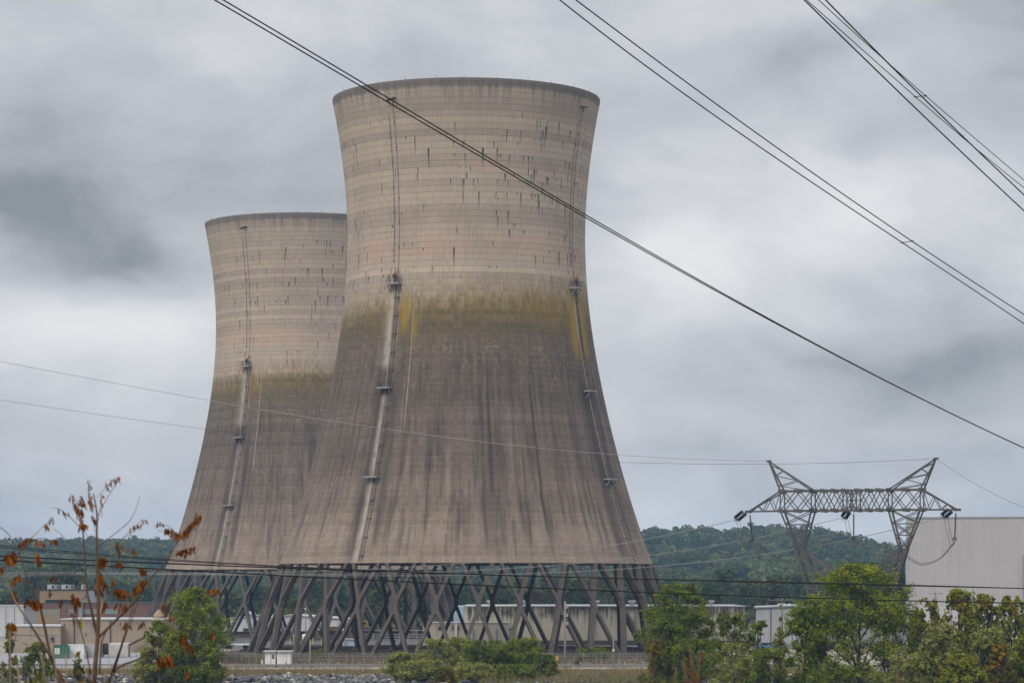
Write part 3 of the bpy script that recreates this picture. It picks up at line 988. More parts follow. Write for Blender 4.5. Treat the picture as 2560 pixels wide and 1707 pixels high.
mb = MB()
for v in (-VD, VD):
    for zz in (Z1, Z2): mb.bar(lpt(-9.9, v, zz), lpt(9.9, v, zz), .24)
    for u0, u1, n in ((-9.9, -5.45, 2), (-5.45, -.95, 3), (.95, 5.45, 3), (5.45, 9.9, 2)):
        zig(mb, lpt(u0, v, Z1), lpt(u1, v, Z1), lpt(u0, v, Z2), lpt(u1, v, Z2), n, .115, True)
        for i in range(n + 1):
            uu = u0 + (u1 - u0) * i / n
            for zz in (Z1, Z2): mb.bar(lpt(uu - .3, v, zz), lpt(uu + .3, v, zz), .3, .5)
    for u in (-9.9, -5.45, -.95, -.4, .4, .95, 5.45, 9.9): mb.bar(lpt(u, v, Z1), lpt(u, v, Z2), .17)
    zig(mb, lpt(-.4, v, Z1), lpt(-.4, v, Z2), lpt(.4, v, Z1), lpt(.4, v, Z2), 2, .1, True)
    for h in (.15, .5, .85): mb.bar(lpt(-.95, v, Z1 + 2.75 * h), lpt(.95, v, Z1 + 2.75 * h), .1)
for zz in (Z1, Z2):
    zig(mb, lpt(-9.9, -VD, zz), lpt(9.9, -VD, zz), lpt(-9.9, VD, zz), lpt(9.9, VD, zz), 10, .11, False)
for s in (-1, 1):
    tip = lpt(14.8 * s, 0, Z1 - .05)
    for v in (-VD, VD):
        b, t = lpt(9.9 * s, v, Z1), lpt(9.9 * s, v, Z2)
        mb.bar(b, tip, .2)
        mb.bar(t, tip, .2)
        zig(mb, b, b.lerp(tip, .9), t, t.lerp(tip, .9), 5, .1)
    mb.bar(tip - Vector((.5, 0, 0)), tip + Vector((.5, 0, 0)), .3, .35)
ca = mb.build('crossarm', M_lat, pyl)
for s in (-1, 1):
    mb = MB()
    ap = lpt(11.85 * s, 0, 31.6)
    for v in (-VD, VD):
        o_, i_ = lpt(9.9 * s, v, Z2), lpt(5.4 * s, v, Z2)
        mb.bar(o_, ap, .19)
        mb.bar(i_, ap, .19)
        zig(mb, o_, o_.lerp(ap, .85), i_, i_.lerp(ap, .85), 5, .095)
    for k in (.2, .45, .7):
        for u in (9.9, 5.4):
            mb.bar(lpt(u * s, -VD, Z2).lerp(ap, k), lpt(u * s, VD, Z2).lerp(ap, k), .09)
    mb.bar(ap - Vector((.35, 0, 0)), ap + Vector((.35, 0, 0)), .28)
    mb.build('peak', M_lat, pyl)
    # the funnel under the crossarm
    mb = MB()
    wst = {}
    for v in (-1, 1):
        o0, i0 = lpt(9.9 * s, v * VD, Z1), lpt(5.45 * s, v * VD, Z1)
        o1, i1 = lpt(7.85 * s, v * .65, 19.3), lpt(6.85 * s, v * .65, 19.3)
        wst[v] = (o1, i1)
        mb.bar(o0, o1, .24)
        mb.bar(i0, i1, .24)
        zig(mb, o0, o1, i0, i1, 3, .12, True)
        for k in (.36, .66): mb.bar(o0.lerp(o1, k), i0.lerp(i1, k), .11)
    for k in (0, .33, .66, 1):
        for j, u in enumerate((9.9, 5.45)):
            mb.bar(lpt(u * s, -VD, Z1).lerp(wst[-1][j], k), lpt(u * s, VD, Z1).lerp(wst[1][j], k), .1)
    mb.build('upper_leg', M_lat, pyl)
    mb = MB()
    for v in (-1, 1):
        o1, i1 = wst[v]
        o2, i2 = lpt(5.35 * s, v * 1.5, 11.5), lpt(3.6 * s, v * 1.5, 11.5)
        o3, i3 = lpt(6.2 * s, v * 4.2, -.6), lpt(3.6 * s, v * 1.5, 11.5)
        mb.bar(o1, o2, .24)
        mb.bar(i1, i2, .22)
        zig(mb, o1, o2, i1, i2, 4, .1)
        mb.bar(o2, o3, .26)
        mb.bar(i2, o3, .18)
        zig(mb, o2, o3, i2, i2.lerp(o3, .95), 4, .1)
        # raking strut to the middle of the body
        q = lpt(0, v * 1.3, 14.0)
        mb.bar(i1, q, .2)
        mb.bar(o1.lerp(o2, .12), lpt(.7 * s, v * 1.3, 13.0), .2)
        zig(mb, i1, q, o1.lerp(o2, .12), lpt(.7 * s, v * 1.3, 13.0), 5, .08)
        for k, e in ((.42, .7), (.72, 1.0)): mb.bar(o1.lerp(o2, k), i1.lerp(q, e), .11)
    for k in (.25, .5, .75, 1):
        mb.bar(wst[-1][0].lerp(lpt(5.35 * s, -1.5, 11.5), k), wst[1][0].lerp(lpt(5.35 * s, 1.5, 11.5), k), .1)
    for a_, b_ in ((.0, .5), (.5, 1.)):
        A0, A1 = lpt(5.35 * s, -1.5, 11.5).lerp(lpt(6.2 * s, -4.2, -.6), a_), lpt(5.35 * s, -1.5, 11.5).lerp(lpt(6.2 * s, -4.2, -.6), b_)
        B0, B1 = lpt(5.35 * s, 1.5, 11.5).lerp(lpt(6.2 * s, 4.2, -.6), a_), lpt(5.35 * s, 1.5, 11.5).lerp(lpt(6.2 * s, 4.2, -.6), b_)
        mb.bar(A0, B1, .1)
        mb.bar(B0, A1, .1)
    mb.build('lower_leg', M_lat, pyl)
mb = MB()
for v in (-1.5, 1.5):
    mb.bar(lpt(-5.7, v, 11.5), lpt(5.7, v, 11.5), .18)
    mb.bar(lpt(-5.2, v, 13.4), lpt(5.2, v, 13.4), .14)
    mb.bar(lpt(-5.7, v, 11.5), lpt(0, v * .9, 14.0), .12)
    mb.bar(lpt(5.7, v, 11.5), lpt(0, v * .9, 14.0), .12)
mb.build('waist_frame', M_lat, pyl)


# insulators and jumper loops
def discs(mb, a, b, r0, n):
    a, b = Vector(a), Vector(b)
    pts, rs = [], []
    for i in range(n):
        for e, rr in ((0.0, r0 * .35), (.25, r0), (.5, r0), (.6, r0 * .35)):
            pts.append(a.lerp(b, (i + e) / n))
            rs.append(rr)
    mb.tube(pts, rs, 8)
    return mb


LSIDE = ('left tip', 'middle', 'right tip')
for i, (u, hx, hy, sx, sy) in enumerate(((-14.6, 205, 745, 62, 565), (0.3, 1043, 735, 915, 550), (14.6, 1803, 735, 1708, 540))):
    P0 = pt(u, 0, Z1 - .3)
    root = empty('insulator_string', P0, f'dark disc insulator string hanging below the {LSIDE[i]} of the pylon crossarm', 'insulator', 'insulators on the pylon')
    drop = 3.75
    P1 = P0 + Vector((.35 if i == 0 else (-.15 if i == 2 else 0), 0, -drop))
    mb = MB()
    discs(mb, (0, 0, -.3), P1 - P0, .15, 19)
    mb.build('disc_stack', M_ins, root, True)
    mb = MB()
    mb.bar((0, 0, .3), (0, 0, -.4), .06)
    q = P1 - P0
    mb.bar(q - Vector((.3, 0, 0)), q + Vector((.3, 0, 0)), .14)
    mb.tube([q + Vector((.28 * math.cos(t), 0, .02 + .28 * math.sin(t))) for t in np.linspace(0, 2 * PI, 12)], .045, 5)
    mb.build('clamp', M_gus, root)
    # strain pair
    Y = P0.y
    E = at(1820 + sx / 3.178, 1120 + sy / 3.178, Y + 1.0)
    root2 = empty('strain_insulator', P0 + Vector((-.9, 0, .1)), f'pair of black strain insulators pulling left from the {LSIDE[i]} of the pylon crossarm', 'insulator', 'strain insulators on the pylon')
    o = root2.location
    mb = MB()
    d = (E - o)
    for k, (vv, ss_) in enumerate(((-.32, .32), (.32, -.12))):
        mb.tube([d * .0 + Vector((ss_, vv, vv * .55 + .05)), d * .04 + Vector((ss_, vv, vv * .55 + .05)), d * .95 + Vector((ss_, vv, vv * .55 + .05)), d * .99 + Vector((ss_, vv, vv * .55 + .05))], [.1, .24, .24, .1], 9)
    mb.build('disc_stack', M_ins, root2, True)
    mb = MB()
    mb.bar((0.4, 0, .1), d * .1, .1)
    mb.bar(Vector((0, -.4, -.2)) + d * .07, Vector((0, .4, .3)) + d * .07, .16)
    mb.bar(Vector((0, -.4, -.2)) + d * .9, Vector((0, .4, .3)) + d * .9, .16)
    mb.bar(d * .9, d * 1.12, .12)
    for e in (.72, .98):
        mb.tube([d * e + Vector((.08 * math.cos(t), .1, .05 + .42 * math.sin(t))) + Vector((.25 * math.cos(t), 0, 0)) for t in np.linspace(0, 2 * PI, 12)], .035, 5)
    mb.build('yoke', M_gus, root2)
    # jumper loops
    loops = {0: [[(68, 572), (85, 680), (120, 770), (160, 796), (190, 775), (212, 745)], [(92, 572), (112, 670), (140, 765), (165, 796), (195, 770), (214, 746)]],
             1: [[(928, 556), (950, 680), (975, 765), (992, 790), (1015, 770), (1040, 738)], [(950, 556), (975, 670), (1000, 760), (1012, 784), (1028, 765), (1046, 738)], [(1046, 738), (1066, 762), (1064, 795), (1048, 812)],
                 [(1040, 738), (1044, 770), (1036, 800)]],
             2: [[(1716, 548), (1735, 650), (1758, 745), (1775, 778), (1795, 760), (1802, 738)], [(1742, 546), (1760, 640), (1778, 715), (1790, 742), (1804, 738)]]}[i]
    root3 = empty('jumper_cable', P1, f'thin jumper loops under the {LSIDE[i]} of the pylon crossarm', 'cable', 'jumper loops on the pylon')
    for lp in loops:
        p = [at(1820 + a / 3.178, 1120 + b / 3.178, Y + .3) for a, b in lp]
        q = []
        for j in range(len(p) - 1):
            p0, p1, p2, p3 = p[max(j - 1, 0)], p[j], p[j + 1], p[min(j + 2, len(p) - 1)]
            for t in np.linspace(0, 1, 5)[:-1]:
                q.append(.5 * ((2 * p1) + (p2 - p0) * t + (2 * p0 - 5 * p1 + 4 * p2 - p3) * t * t + (3 * p1 - p0 - 3 * p2 + p3) * t ** 3))
        q.append(p[-1])
        MB(root3.location).tube(q, .032, 5).build('loop', M_gus, root3)


# ------------------------------------------------------------------ overhead lines
def line_pts(pts, Ya, Yb, ext=40.0, n=60):
    px = np.array([p[0] for p in pts], float)
    py = np.array([p[1] for p in pts], float)
    pf = np.polynomial.Polynomial.fit(px, py, min(len(pts) - 1, 3))
    out = []
    for x_ in np.linspace(px[0], px[-1], n):
        k = (x_ - px[0]) / (px[-1] - px[0])
        Y = 1.0 / ((1 - k) / Ya + k / Yb)
        out.append(at(x_, float(pf(x_)), Y))
    e0 = ext if isinstance(ext, tuple) else (ext, ext)
    if e0[0]: out.insert(0, out[0] + (out[0] - out[1]).normalized() * e0[0])
    if e0[1]:
        d = (out[-1] - out[-2]).normalized()
        end = out[-1].copy()
        for s in np.linspace(0.1, 1.0, 8) * e0[1] * 4:            # the span goes on, flattening out
            out.append(end + d * s - Vector((0, 0, d.z * s * s / (e0[1] * 4.4))))
    return out


def wire(name, label, pts, Ya, Yb, r_, mat, ext=40.0, parent=None, n=60, group='overhead lines'):
    P = line_pts(pts, Ya, Yb, ext, n)
    if parent:
        return MB(parent.location).tube(P, r_, 6).build(name, mat, parent, True)
    o = MB().tube(P, r_, 6).build(name, mat, None, True)
    return tag(o, label, 'cable', group)


def bundle(label, wires, loc, r_, mat, spacers=(), ext=40.0):
    root = empty('conductor_pair', loc, label, 'power line', 'overhead lines')
    for pts, Ya, Yb in wires: wire('conductor', None, pts, Ya, Yb, r_, mat, ext, root)
    for a, b in spacers:
        mb = MB(root.location)
        a, b = Vector(a), Vector(b)
        mb.bar(a, b, .025)
        d = (b - a).normalized()
        for q in (a, b): mb.bar(q - Vector((.05, 0, .0)), q + Vector((.05, 0, 0)), .05)
        mb.build('spacer', M_brownw, root)
    return root


A1 = [(535.5, 0), (905.6, 217.7), (1464, 545), (2000, 838), (2275, 985.5), (2560, 1119)]
A2 = [(557, 0), (914, 212), (1469, 541), (2000, 836), (2275, 984.5), (2560, 1118)]
bundle('long dark power line pair crossing before the nearer tower down to the right', [(A1, 72, 128), (A2, 72.4, 128.3)], at(1464, 543, 92), .0185, M_brownw)
B1 = [(1398.7, 0), (1960, 409), (2264, 612), (2560, 809)]
B2 = [(1439, 0), (1960, 382), (2280, 603), (2560, 786)]
bundle('dark power line pair with one spacer in the sky right of the towers', [(B1, 76, 112), (B2, 76, 112)], at(1960, 395, 90), .0180, M_brownw,
       [(at(2256, 607, 102.2), at(2280, 603, 102.5))])
C1a = [(2010, 0), (2102.9, 91), (2210, 194.6), (2317, 298), (2560, 527)]
C1b = [(2063.6, 0), (2199, 137.5), (2306, 243), (2413.6, 348), (2560, 487.5)]
C2a = [(2015.4, 0), (2130, 101.5), (2288.6, 243), (2417, 352.5), (2560, 469.6)]
C2b = [(2045.7, 0), (2217, 155), (2313.6, 240), (2450, 357), (2560, 450.7)]
bundle('two thicker dark wires steepest in the upper right corner of the sky', [(C1a, 66, 84), (C1b, 66, 84)], at(2306, 260, 75), .0180, M_brownw)
bundle('two thin dark wires with a spacer in the upper right corner of the sky', [(C2a, 92, 120), (C2b, 92, 120)], at(2300, 243, 106), .0150, M_brownw,
       [(at(2288.6, 243, 106.4), at(2313.6, 240, 106.8))])

pkL, pkR = pt(-11.85, 0, 31.6), pt(11.85, 0, 31.6)
def topx(p): return (p.x / p.y * F + CX, HY - (p.z - ZC) / p.y * F)
wire('ground_wire', 'thin pale wire crossing both towers to the left peak of the pylon', [(0, 903.4), (420, 982), (810, 1048.9), (1415, 1126.5), (1700, 1145), topx(pkL)], 372, pkL.y, .031, M_wirel, (40, 0))
wire('ground_wire', 'faint lower wire crossing behind the first one to the right peak of the pylon', [(0, 999), (506, 1070), (1000, 1124), (1560, 1154), (1980, 1160), topx(pkR)], 420, pkR.y, .026, M_cable, (40, 0))
wire('ground_wire', 'thin wire running down right from the right peak of the pylon', [topx(pkR), (2440, 1210), (2560, 1268)], pkR.y, 330, .022, M_cable, (0, 40))
for nm, pts, Yb in (('upper conductor pair running left from the left tip of the pylon crossarm', [(0, 1430), (560, 1429), (1060, 1415), (1590, 1350), (1830, 1301)], 400),
                    ('middle conductor pair running left from the centre of the pylon crossarm', [(0, 1434), (560, 1434), (1060, 1428), (1305, 1417), (1700, 1377), (2098, 1295)], 394),
                    ('lowest conductor pair running left from the right tip of the pylon crossarm', [(0, 1438), (560, 1439), (1060, 1432), (1560, 1419), (1820, 1398.5), (2153, 1345), (2350, 1291)], 389)):
    root = empty('conductor_pair', at(1060, 1425, 430), 'pale ' + nm, 'power line', 'overhead lines')
    for dz_ in (0, 2.2): wire('conductor', None, [(a, b + dz_ * (.4 if a > 1500 else 1)) for a, b in pts], 470, Yb, .024, M_wire, (60, 0), root)
# span falling away from the pylon to the right, hanging from the strings
for i, pts in enumerate(([(1889, 1356), (1935, 1391), (1972, 1405), (2000, 1397)], [(2388, 1353), (2352, 1395), (2310, 1412), (2286, 1405), (2268, 1393)])):
    for k in (0,):
        o = MB()
        p = [at(a, b, 393 if i else 402) for a, b in pts]
        q = []
        for j in range(len(p) - 1):
            p0, p1, p2, p3 = p[max(j - 1, 0)], p[j], p[j + 1], p[min(j + 2, len(p) - 1)]
            for t in np.linspace(0, 1, 7)[:-1]:
                q.append(.5 * ((2 * p1) + (p2 - p0) * t + (2 * p0 - 5 * p1 + 4 * p2 - p3) * t * t + (3 * p1 - p0 - 3 * p2 + p3) * t ** 3))
        q.append(p[-1])
        o.tube(q, .04, 5)
        o.tube([x_ + Vector((.1, .2, .22)) for x_ in q], .04, 5)
        tag(o.build('slack_cable', M_gus, None, True), ('slack double cable sagging from the left hanging insulator behind the pylon leg', 'slack double cable sagging in front of the tall white hall')[i], 'cable', 'overhead lines')
# black cables strung low across the river front
for lab, pts, Ya, Yb, r_ in (('topmost thin black cable low across the left tower foot', [(0, 1363), (300, 1387), (640, 1412), (1100, 1431), (1800, 1450), (2560, 1470)], 62, 80, .010),
                             ('second thin black cable just under the topmost one at the left', [(0, 1368), (300, 1391), (640, 1414), (1100, 1432), (1800, 1450.6), (2560, 1470.6)], 62.5, 80.5, .010),
                             ('thick black cable meeting the thin ones below the towers', [(0, 1389.5), (320, 1404), (640, 1416.5), (1100, 1432), (1800, 1452), (2560, 1470)], 60, 78, .0170),
                             ('lowest thick black cable running across the tower legs', [(0, 1399), (220, 1412), (410, 1423.5), (640, 1433), (1060, 1456), (1700, 1483), (2560, 1507)], 60, 78, .0170)):
    wire('black_cable', lab, pts, Ya, Yb, r_, M_black, 60, None, 70, 'black cables across the river front')


# ------------------------------------------------------------------ buildings
def wall_mat(name, c, stain=0.0, top=0.0, ribs=0.0, var=.12, ztop=0.0):
    """painted or rendered wall: rain stains running from the top edge, optional sheet ribs"""
    m, g = new_mat(name)
    P = g.coord()
    x, y, z = g.sep(P)
    k = g.noise(P, .35, 5, .6) * (2 * var) + (1 - var)
    col = g.gain(c, k)
    h = g.noise(P, 3.0, 4)
    if stain:
        run = g.noise(g.comb(x * 1.3, y * 1.3, z * .10), 1.0, 4, .65)
        blot = g.noise(g.comb(x * .22, y * .2, z * .35), 1.0, 4, .6)
        s = g.ss(run + (z - ztop) * 0.075 + blot * .5, .40, .76) * stain
        col = g.mix(g.cl(s), col, (0.062, 0.052, 0.048))
        s2 = g.ss(run, .62, .75) * .28
        col = g.mix(s2, col, (0.16, 0.13, 0.10))
    if ribs:
        f = g.fract(x / ribs + y / ribs * .7)
        tri = g.m('ABSOLUTE', f - 0.5) * 2.0
        col = g.gain(col, .93 + .09 * g.ss(tri, .25, .75))
        blot = g.noise(g.comb(x * .9, y * .9, z * .06), 1.0, 4, .6)
        col = g.gain(col, 1.0 - .16 * g.ss(blot, .5, .8) - .07 * g.lt(g.fract(z / 7.3), .02))
        h = g.ss(tri, .3, .6)
        finish(g, col, .5, 0, g.bump(h, .35, .05), .3)
    else:
        finish(g, col, .9, 0, g.bump(h, .15, .05), .25)
    return m


M_white = plain('white painted sheet', (0.62, 0.62, 0.61), .6, .1, .6, streak=.2)
M_coping = plain('pale metal coping', (0.36, 0.365, 0.37), .5, .1, .6)
M_glass = plain('green tinted window glass', (0.20, 0.24, 0.20), .15, .15, 1.0, spec=.6)
M_dkglass = plain('dark window glass', (0.02, 0.022, 0.025), .1, .2, 1.0, spec=.6)
M_dark = plain('dark opening', (0.010, 0.010, 0.011), .8, .2, 1.0)
M_brick = wall_mat('red brown brick', (0.165, 0.085, 0.065), .25, ztop=8)
M_beige = wall_mat('beige panel', (0.27, 0.195, 0.12), .18, ztop=12)
M_tan = wall_mat('tan block wall', (0.30, 0.235, 0.18), .5, ztop=9)
M_cream = wall_mat('stained cream hall wall', (0.50, 0.445, 0.34), 1.0, ztop=9.8)
M_cream2 = wall_mat('clean cream wall', (0.43, 0.39, 0.315), .25, ztop=8)
M_corr = wall_mat('white ribbed cladding', (0.36, 0.352, 0.36), 0, ribs=.62, var=.07)
M_shed = wall_mat('white shed cladding', (0.48, 0.485, 0.50), .15, ribs=.5, var=.08, ztop=8)
M_blue = plain('pale blue sheet', (0.30, 0.40, 0.47), .6, .15, .6, streak=.2)
M_ochre = plain('ochre painted steel', (0.34, 0.195, 0.055), .7, .25, .5, streak=.3)
M_green = plain('green painted steel', (0.045, 0.13, 0.075), .6, .15, .8)
M_tarp = plain('grey tarpaulin', (0.36, 0.335, 0.325), .8, .15, .8)
M_greyc = plain('grey painted steel', (0.20, 0.22, 0.24), .6, .15, .8, streak=.2)
M_roof = plain('grey roofing felt', (0.22, 0.21, 0.20), .9, .2, .5)
M_yel = plain('yellow safety paint', (0.55, 0.38, 0.03), .6, .15, 2.0)
M_wood = plain('weathered pole timber', (0.21, 0.18, 0.15), .9, .2, 2.0)
M_bwall = plain('dark stained retaining concrete', (0.085, 0.068, 0.058), .95, .3, .4, streak=.3)


class B:
    """a building placed from photo columns and rows at distance Y"""
    def __init__(s, name, label, cat, px0, px1, Y, depth, group=None):
        s.x0, s.x1, s.Y, s.d = gx(px0, Y), gx(px1, Y), Y, depth
        s.root = empty(name, ((s.x0 + s.x1) / 2, Y + depth / 2, 0), label, cat, group)
    def part(s, name, mat, mb, parent=None): return mb.build(name, mat, parent or s.root)
    def mb(s): return MB(s.root.location)
    def turn(s):
        """swing the building about its near left corner so that its left side runs straight away from us"""
        th = -math.atan2(s.x0, s.Y) - .004
        c = Vector((s.x0, s.Y, 0))
        s.root.location = c + Matrix.Rotation(th, 3, 'Z') @ (s.root.location - c)
        s.root.rotation_euler.z = th
    def walls(s, py_top, mat, name='wall', z0=-.2):
        s.zt = gz(py_top, s.Y)
        s.wall = s.part(name, mat, s.mb().box(s.x0, s.x1, s.Y, s.Y + s.d, z0, s.zt))
        return s
    def coping(s, mat=None, h=.35, out=.15):
        s.part('coping', mat or M_coping, s.mb().box(s.x0 - out, s.x1 + out, s.Y - out, s.Y + s.d + out, s.zt + .003, s.zt + h))
        return s
    def pane(s, px0, px1, py0, py1, name='window', glass=None, frame=None, n=1, out=.06):
        x0, x1, z1, z0 = gx(px0, s.Y), gx(px1, s.Y), gz(py0, s.Y), gz(py1, s.Y)
        f = s.mb()
        t = .12
        f.box(x0 - t, x1 + t, s.Y - out, s.Y - .003, z1, z1 + t)
        f.box(x0 - t, x1 + t, s.Y - out - .06, s.Y - .003, z0 - t, z0)
        for k in range(n + 1):
            xx = x0 + (x1 - x0) * k / n
            f.box(xx - t / 2 - (t / 2 if k == 0 else 0), xx + t / 2 + (t / 2 if k == n else 0), s.Y - out, s.Y - .003, z0 + .001, z1 - .001)
        o = s.part(name, frame or M_greyc, f)
        p = s.mb()
        p.box(x0, x1, s.Y - .03, s.Y - .005, z0 + .002, z1 - .002)
        s.part('pane' if name == 'window' else 'leaf', glass or M_glass, p, o)
        return o
    def blockbox(s, name, mat, px0, px1, py0, py1, y0, y1, parent=None):
        return s.part(name, mat, s.mb().box(gx(px0, s.Y), gx(px1, s.Y), s.Y + y0, s.Y + y1, gz(py1, s.Y), gz(py0, s.Y)), parent)


# tall white corrugated hall at the right
b = B('tall_hall', 'very tall white ribbed metal hall at the right edge behind the pylon', 'hall', 2267, 2760, 640, 60)
b.walls(1296, M_corr)
b.part('coping', M_greyc, b.mb().box(b.x0 - .1, b.x1, b.Y - .12, b.Y + 60.1, b.zt + .003, b.zt + .35))
b.part('corner_trim', M_blue, b.mb().box(b.x0 - .25, b.x0 - .003, b.Y - .1, b.Y + .5, 0, b.zt))
b.part('downpipe', M_greyc, b.mb().box(gx(2553, 640), gx(2558, 640), b.Y - .4, b.Y - .003, 0, gz(1387, 640)))
b.blockbox('roof_vent', M_coping, 2376, 2400, 1292, 1295.2, 4, 8)
b.part('base_band', M_shed, b.mb().box(b.x0, b.x1, b.Y - .3, b.Y - .004, 0, gz(1515, 640)))
b.turn()

# stained cream hall behind the nearer tower
b = B('concrete_hall', 'long low cream hall with black rain stains behind the nearer tower legs', 'hall', 1162, 1862, 655, 40)
b.walls(1516, M_cream).coping(M_coping, .3)
b.part('corner_trim', M_blue, b.mb().box(b.x0 - 2.6, b.x0 - .003, b.Y + .2, b.Y + 30, 0, b.zt + .1))
b.part('plinth', M_bwall, b.mb().box(b.x0, b.x1, b.Y - .9, b.Y - .003, -.1, gz(1600, 655)))
b.part('pipe_rack', M_coping, b.mb().box(gx(1350, 655), b.x1, b.Y - 1.6, b.Y - .95, gz(1618, 655), gz(1612, 655)))
for p0, p1 in ((1219, 1229), (1307, 1317), (1492, 1497), (1573, 1588), (1775, 1784)):
    v_ = b.mb()
    x0, x1 = gx(p0, 660), gx(p1, 660)
    v_.box(x0 + .15, x1 - .15, b.Y + 5, b.Y + 6.5, b.zt + .301, b.zt + 1.0)
    v_.box(x0 - .2, x1 + .2, b.Y + 4.7, b.Y + 6.8, b.zt + 1.0, b.zt + 1.5)
    b.part('roof_vent', M_coping, v_)
b.part('downpipe', M_coping, b.mb().box(gx(1490, 655), gx(1492.5, 655), b.Y - .25, b.Y - .003, 2.0, b.zt - .1))

b = B('annex_block', 'small cream flat roofed block with narrow doors in front of the stained hall', 'building', 1058, 1272, 645, 9)
b.walls(1557, M_cream2).coping(M_coping, .22)
b.pane(1096, 1103, 1565, 1574, glass=M_dkglass)
b.pane(1130, 1133, 1564, 1574, glass=M_dkglass)
b.pane(1145, 1148, 1565, 1574, glass=M_dkglass)
b.pane(1181, 1188, 1573, 1606, 'door', M_greyc, M_coping)
b.pane(1239, 1246, 1572, 1606, 'door', M_greyc, M_coping)
b.part('wall_pier', M_white, b.mb().box(gx(1138, 645), gx(1143, 645), b.Y - .5, b.Y - .003, 0, b.zt - .02))
b.part('wall_lamp', M_dark, b.mb().box(gx(1274, 645), gx(1278, 645), b.Y - .6, b.Y + .1, gz(1574, 645), gz(1570, 645)))

# white warehouses seen through the legs
def gable(name, label, px0, px1, Y, d, py_e, py_r, mat, rfrac=.5):
    b = B(name, label, 'warehouse', px0, px1, Y, d)
    ze, zr_ = gz(py_e, Y), gz(py_r, Y)
    xr = b.x0 + (b.x1 - b.x0) * rfrac
    b.zt = ze
    b.wall = b.part('wall', mat, b.mb().prism([(b.x0, -.2), (b.x1, -.2), (b.x1, ze), (xr, zr_), (b.x0, ze)], Y, Y + d))
    b.part('roof', M_coping, b.mb().prism([(b.x0 - .4, ze + .05), (xr, zr_ + .06), (b.x1 + .4, ze + .05), (b.x1 + .4, ze + .4), (xr, zr_ + .42), (b.x0 - .4, ze + .4)], Y - .4, Y + d + .4))
    return b
b = gable('warehouse', 'white warehouse with a dark open bay seen between the two towers', 556, 672, 880, 30, 1548, 1538, M_shed, .85)
b.pane(633, 650, 1551, 1575, 'door', M_dark, M_greyc)
b.pane(608, 622, 1570, 1577, 'window', M_dkglass)
b.part('stripe', plain('blue stripe paint', (0.08, 0.18, 0.33), .6, .1, 1.0), b.mb().box(b.x0, b.x1 - .2, b.Y - .14, b.Y - .003, gz(1583, 880), gz(1579, 880)))
for p in (620, 631):
    b.part('roof_vent', M_coping, b.mb().lathe([(.5, 0), (.5, 1.2), (1.1, 1.3), (.7, 2.0), (.1, 2.3)], (gx(p, 884), b.Y + 4, gz(1545, 880)), 10))
b = gable('warehouse', 'long white low gabled warehouse behind the left legs of the nearer tower', 674, 872, 900, 30, 1549, 1538, M_shed, .25)
b.part('pilaster', M_greyc, b.mb().box(gx(845, 900), gx(846.5, 900), b.Y - .1, b.Y - .003, 0, b.zt - .3))

b = gable('white_shed', 'low white metal shed with roof vents left of the big riverbank tree', 1890, 2010, 700, 30, 1520, 1515, M_shed, .95)
for p in (1944, 1956, 1968):
    b.part('roof_vent', M_coping, b.mb().lathe([(.35, 0), (.35, .4), (.75, .45), (.4, .8), (.1, .9)], (gx(p, 705), b.Y + 5, gz(1517, 700)), 8))
b.part('downpipe', M_dkst, b.mb().box(gx(1926, 700), gx(1927.5, 700), b.Y - .3, b.Y - .003, 0, b.zt))
b.turn()

# the left group
b = B('brick_block', 'red brown brick block with a ribbon of windows left of the farther tower', 'building', 40, 470, 905, 25)
b.walls(1508, M_brick)
b.part('coping', M_dkst, b.mb().box(b.x0 - .1, b.x1 + .1, b.Y - .12, b.Y + 25.1, b.zt + .003, b.zt + .3))
b.part('bay_panel', M_beige, b.mb().box(gx(84, 905), gx(150, 905), b.Y - .35, b.Y - .003, -.1, gz(1522, 905)))
b.Y -= .36
for p0, p1 in ((111, 121), (134, 144)): b.pane(p0, p1, 1523, 1535)
b.Y += .36
for p0, p1 in ((171, 182),): b.pane(p0, p1, 1523, 1535)
b.pane(205, 250, 1523, 1533, n=6)
b.pane(264, 293, 1523, 1533, n=3)
b.part('flue', M_steel, b.mb().lathe([(.7, 0), (.7, 6.2), (.85, 6.25), (.85, 6.6)], (gx(201, 903), b.Y - 1.0, gz(1545, 905)), 10))
b.blockbox('canopy', M_dark, 116, 148, 1558, 1563, -1.2, -.4)
pent = B('penthouse', 'beige flat rooftop storey with cooling units standing on the brick block', 'building', 99, 246, 915, 14)
pent.walls(1476, M_beige, z0=gz(1507.5, 905))
pent.part('coping', M_dkst, pent.mb().box(pent.x0 - .1, pent.x1 + .1, pent.Y - .1, pent.Y + 14.1, pent.zt + .003, pent.zt + .25))
pent.pane(211, 216, 1487, 1494, glass=M_dkglass)
pent.pane(114, 151, 1499, 1507, glass=M_dark, frame=M_dkst)
pent.pane(154, 184, 1499, 1507, glass=M_dark, frame=M_dkst)
pent.part('wall_return', M_greyc, pent.mb().box(gx(222, 915), gx(246, 915) + .2, pent.Y - .3, pent.Y - .003, gz(1507, 915), pent.zt - .05))
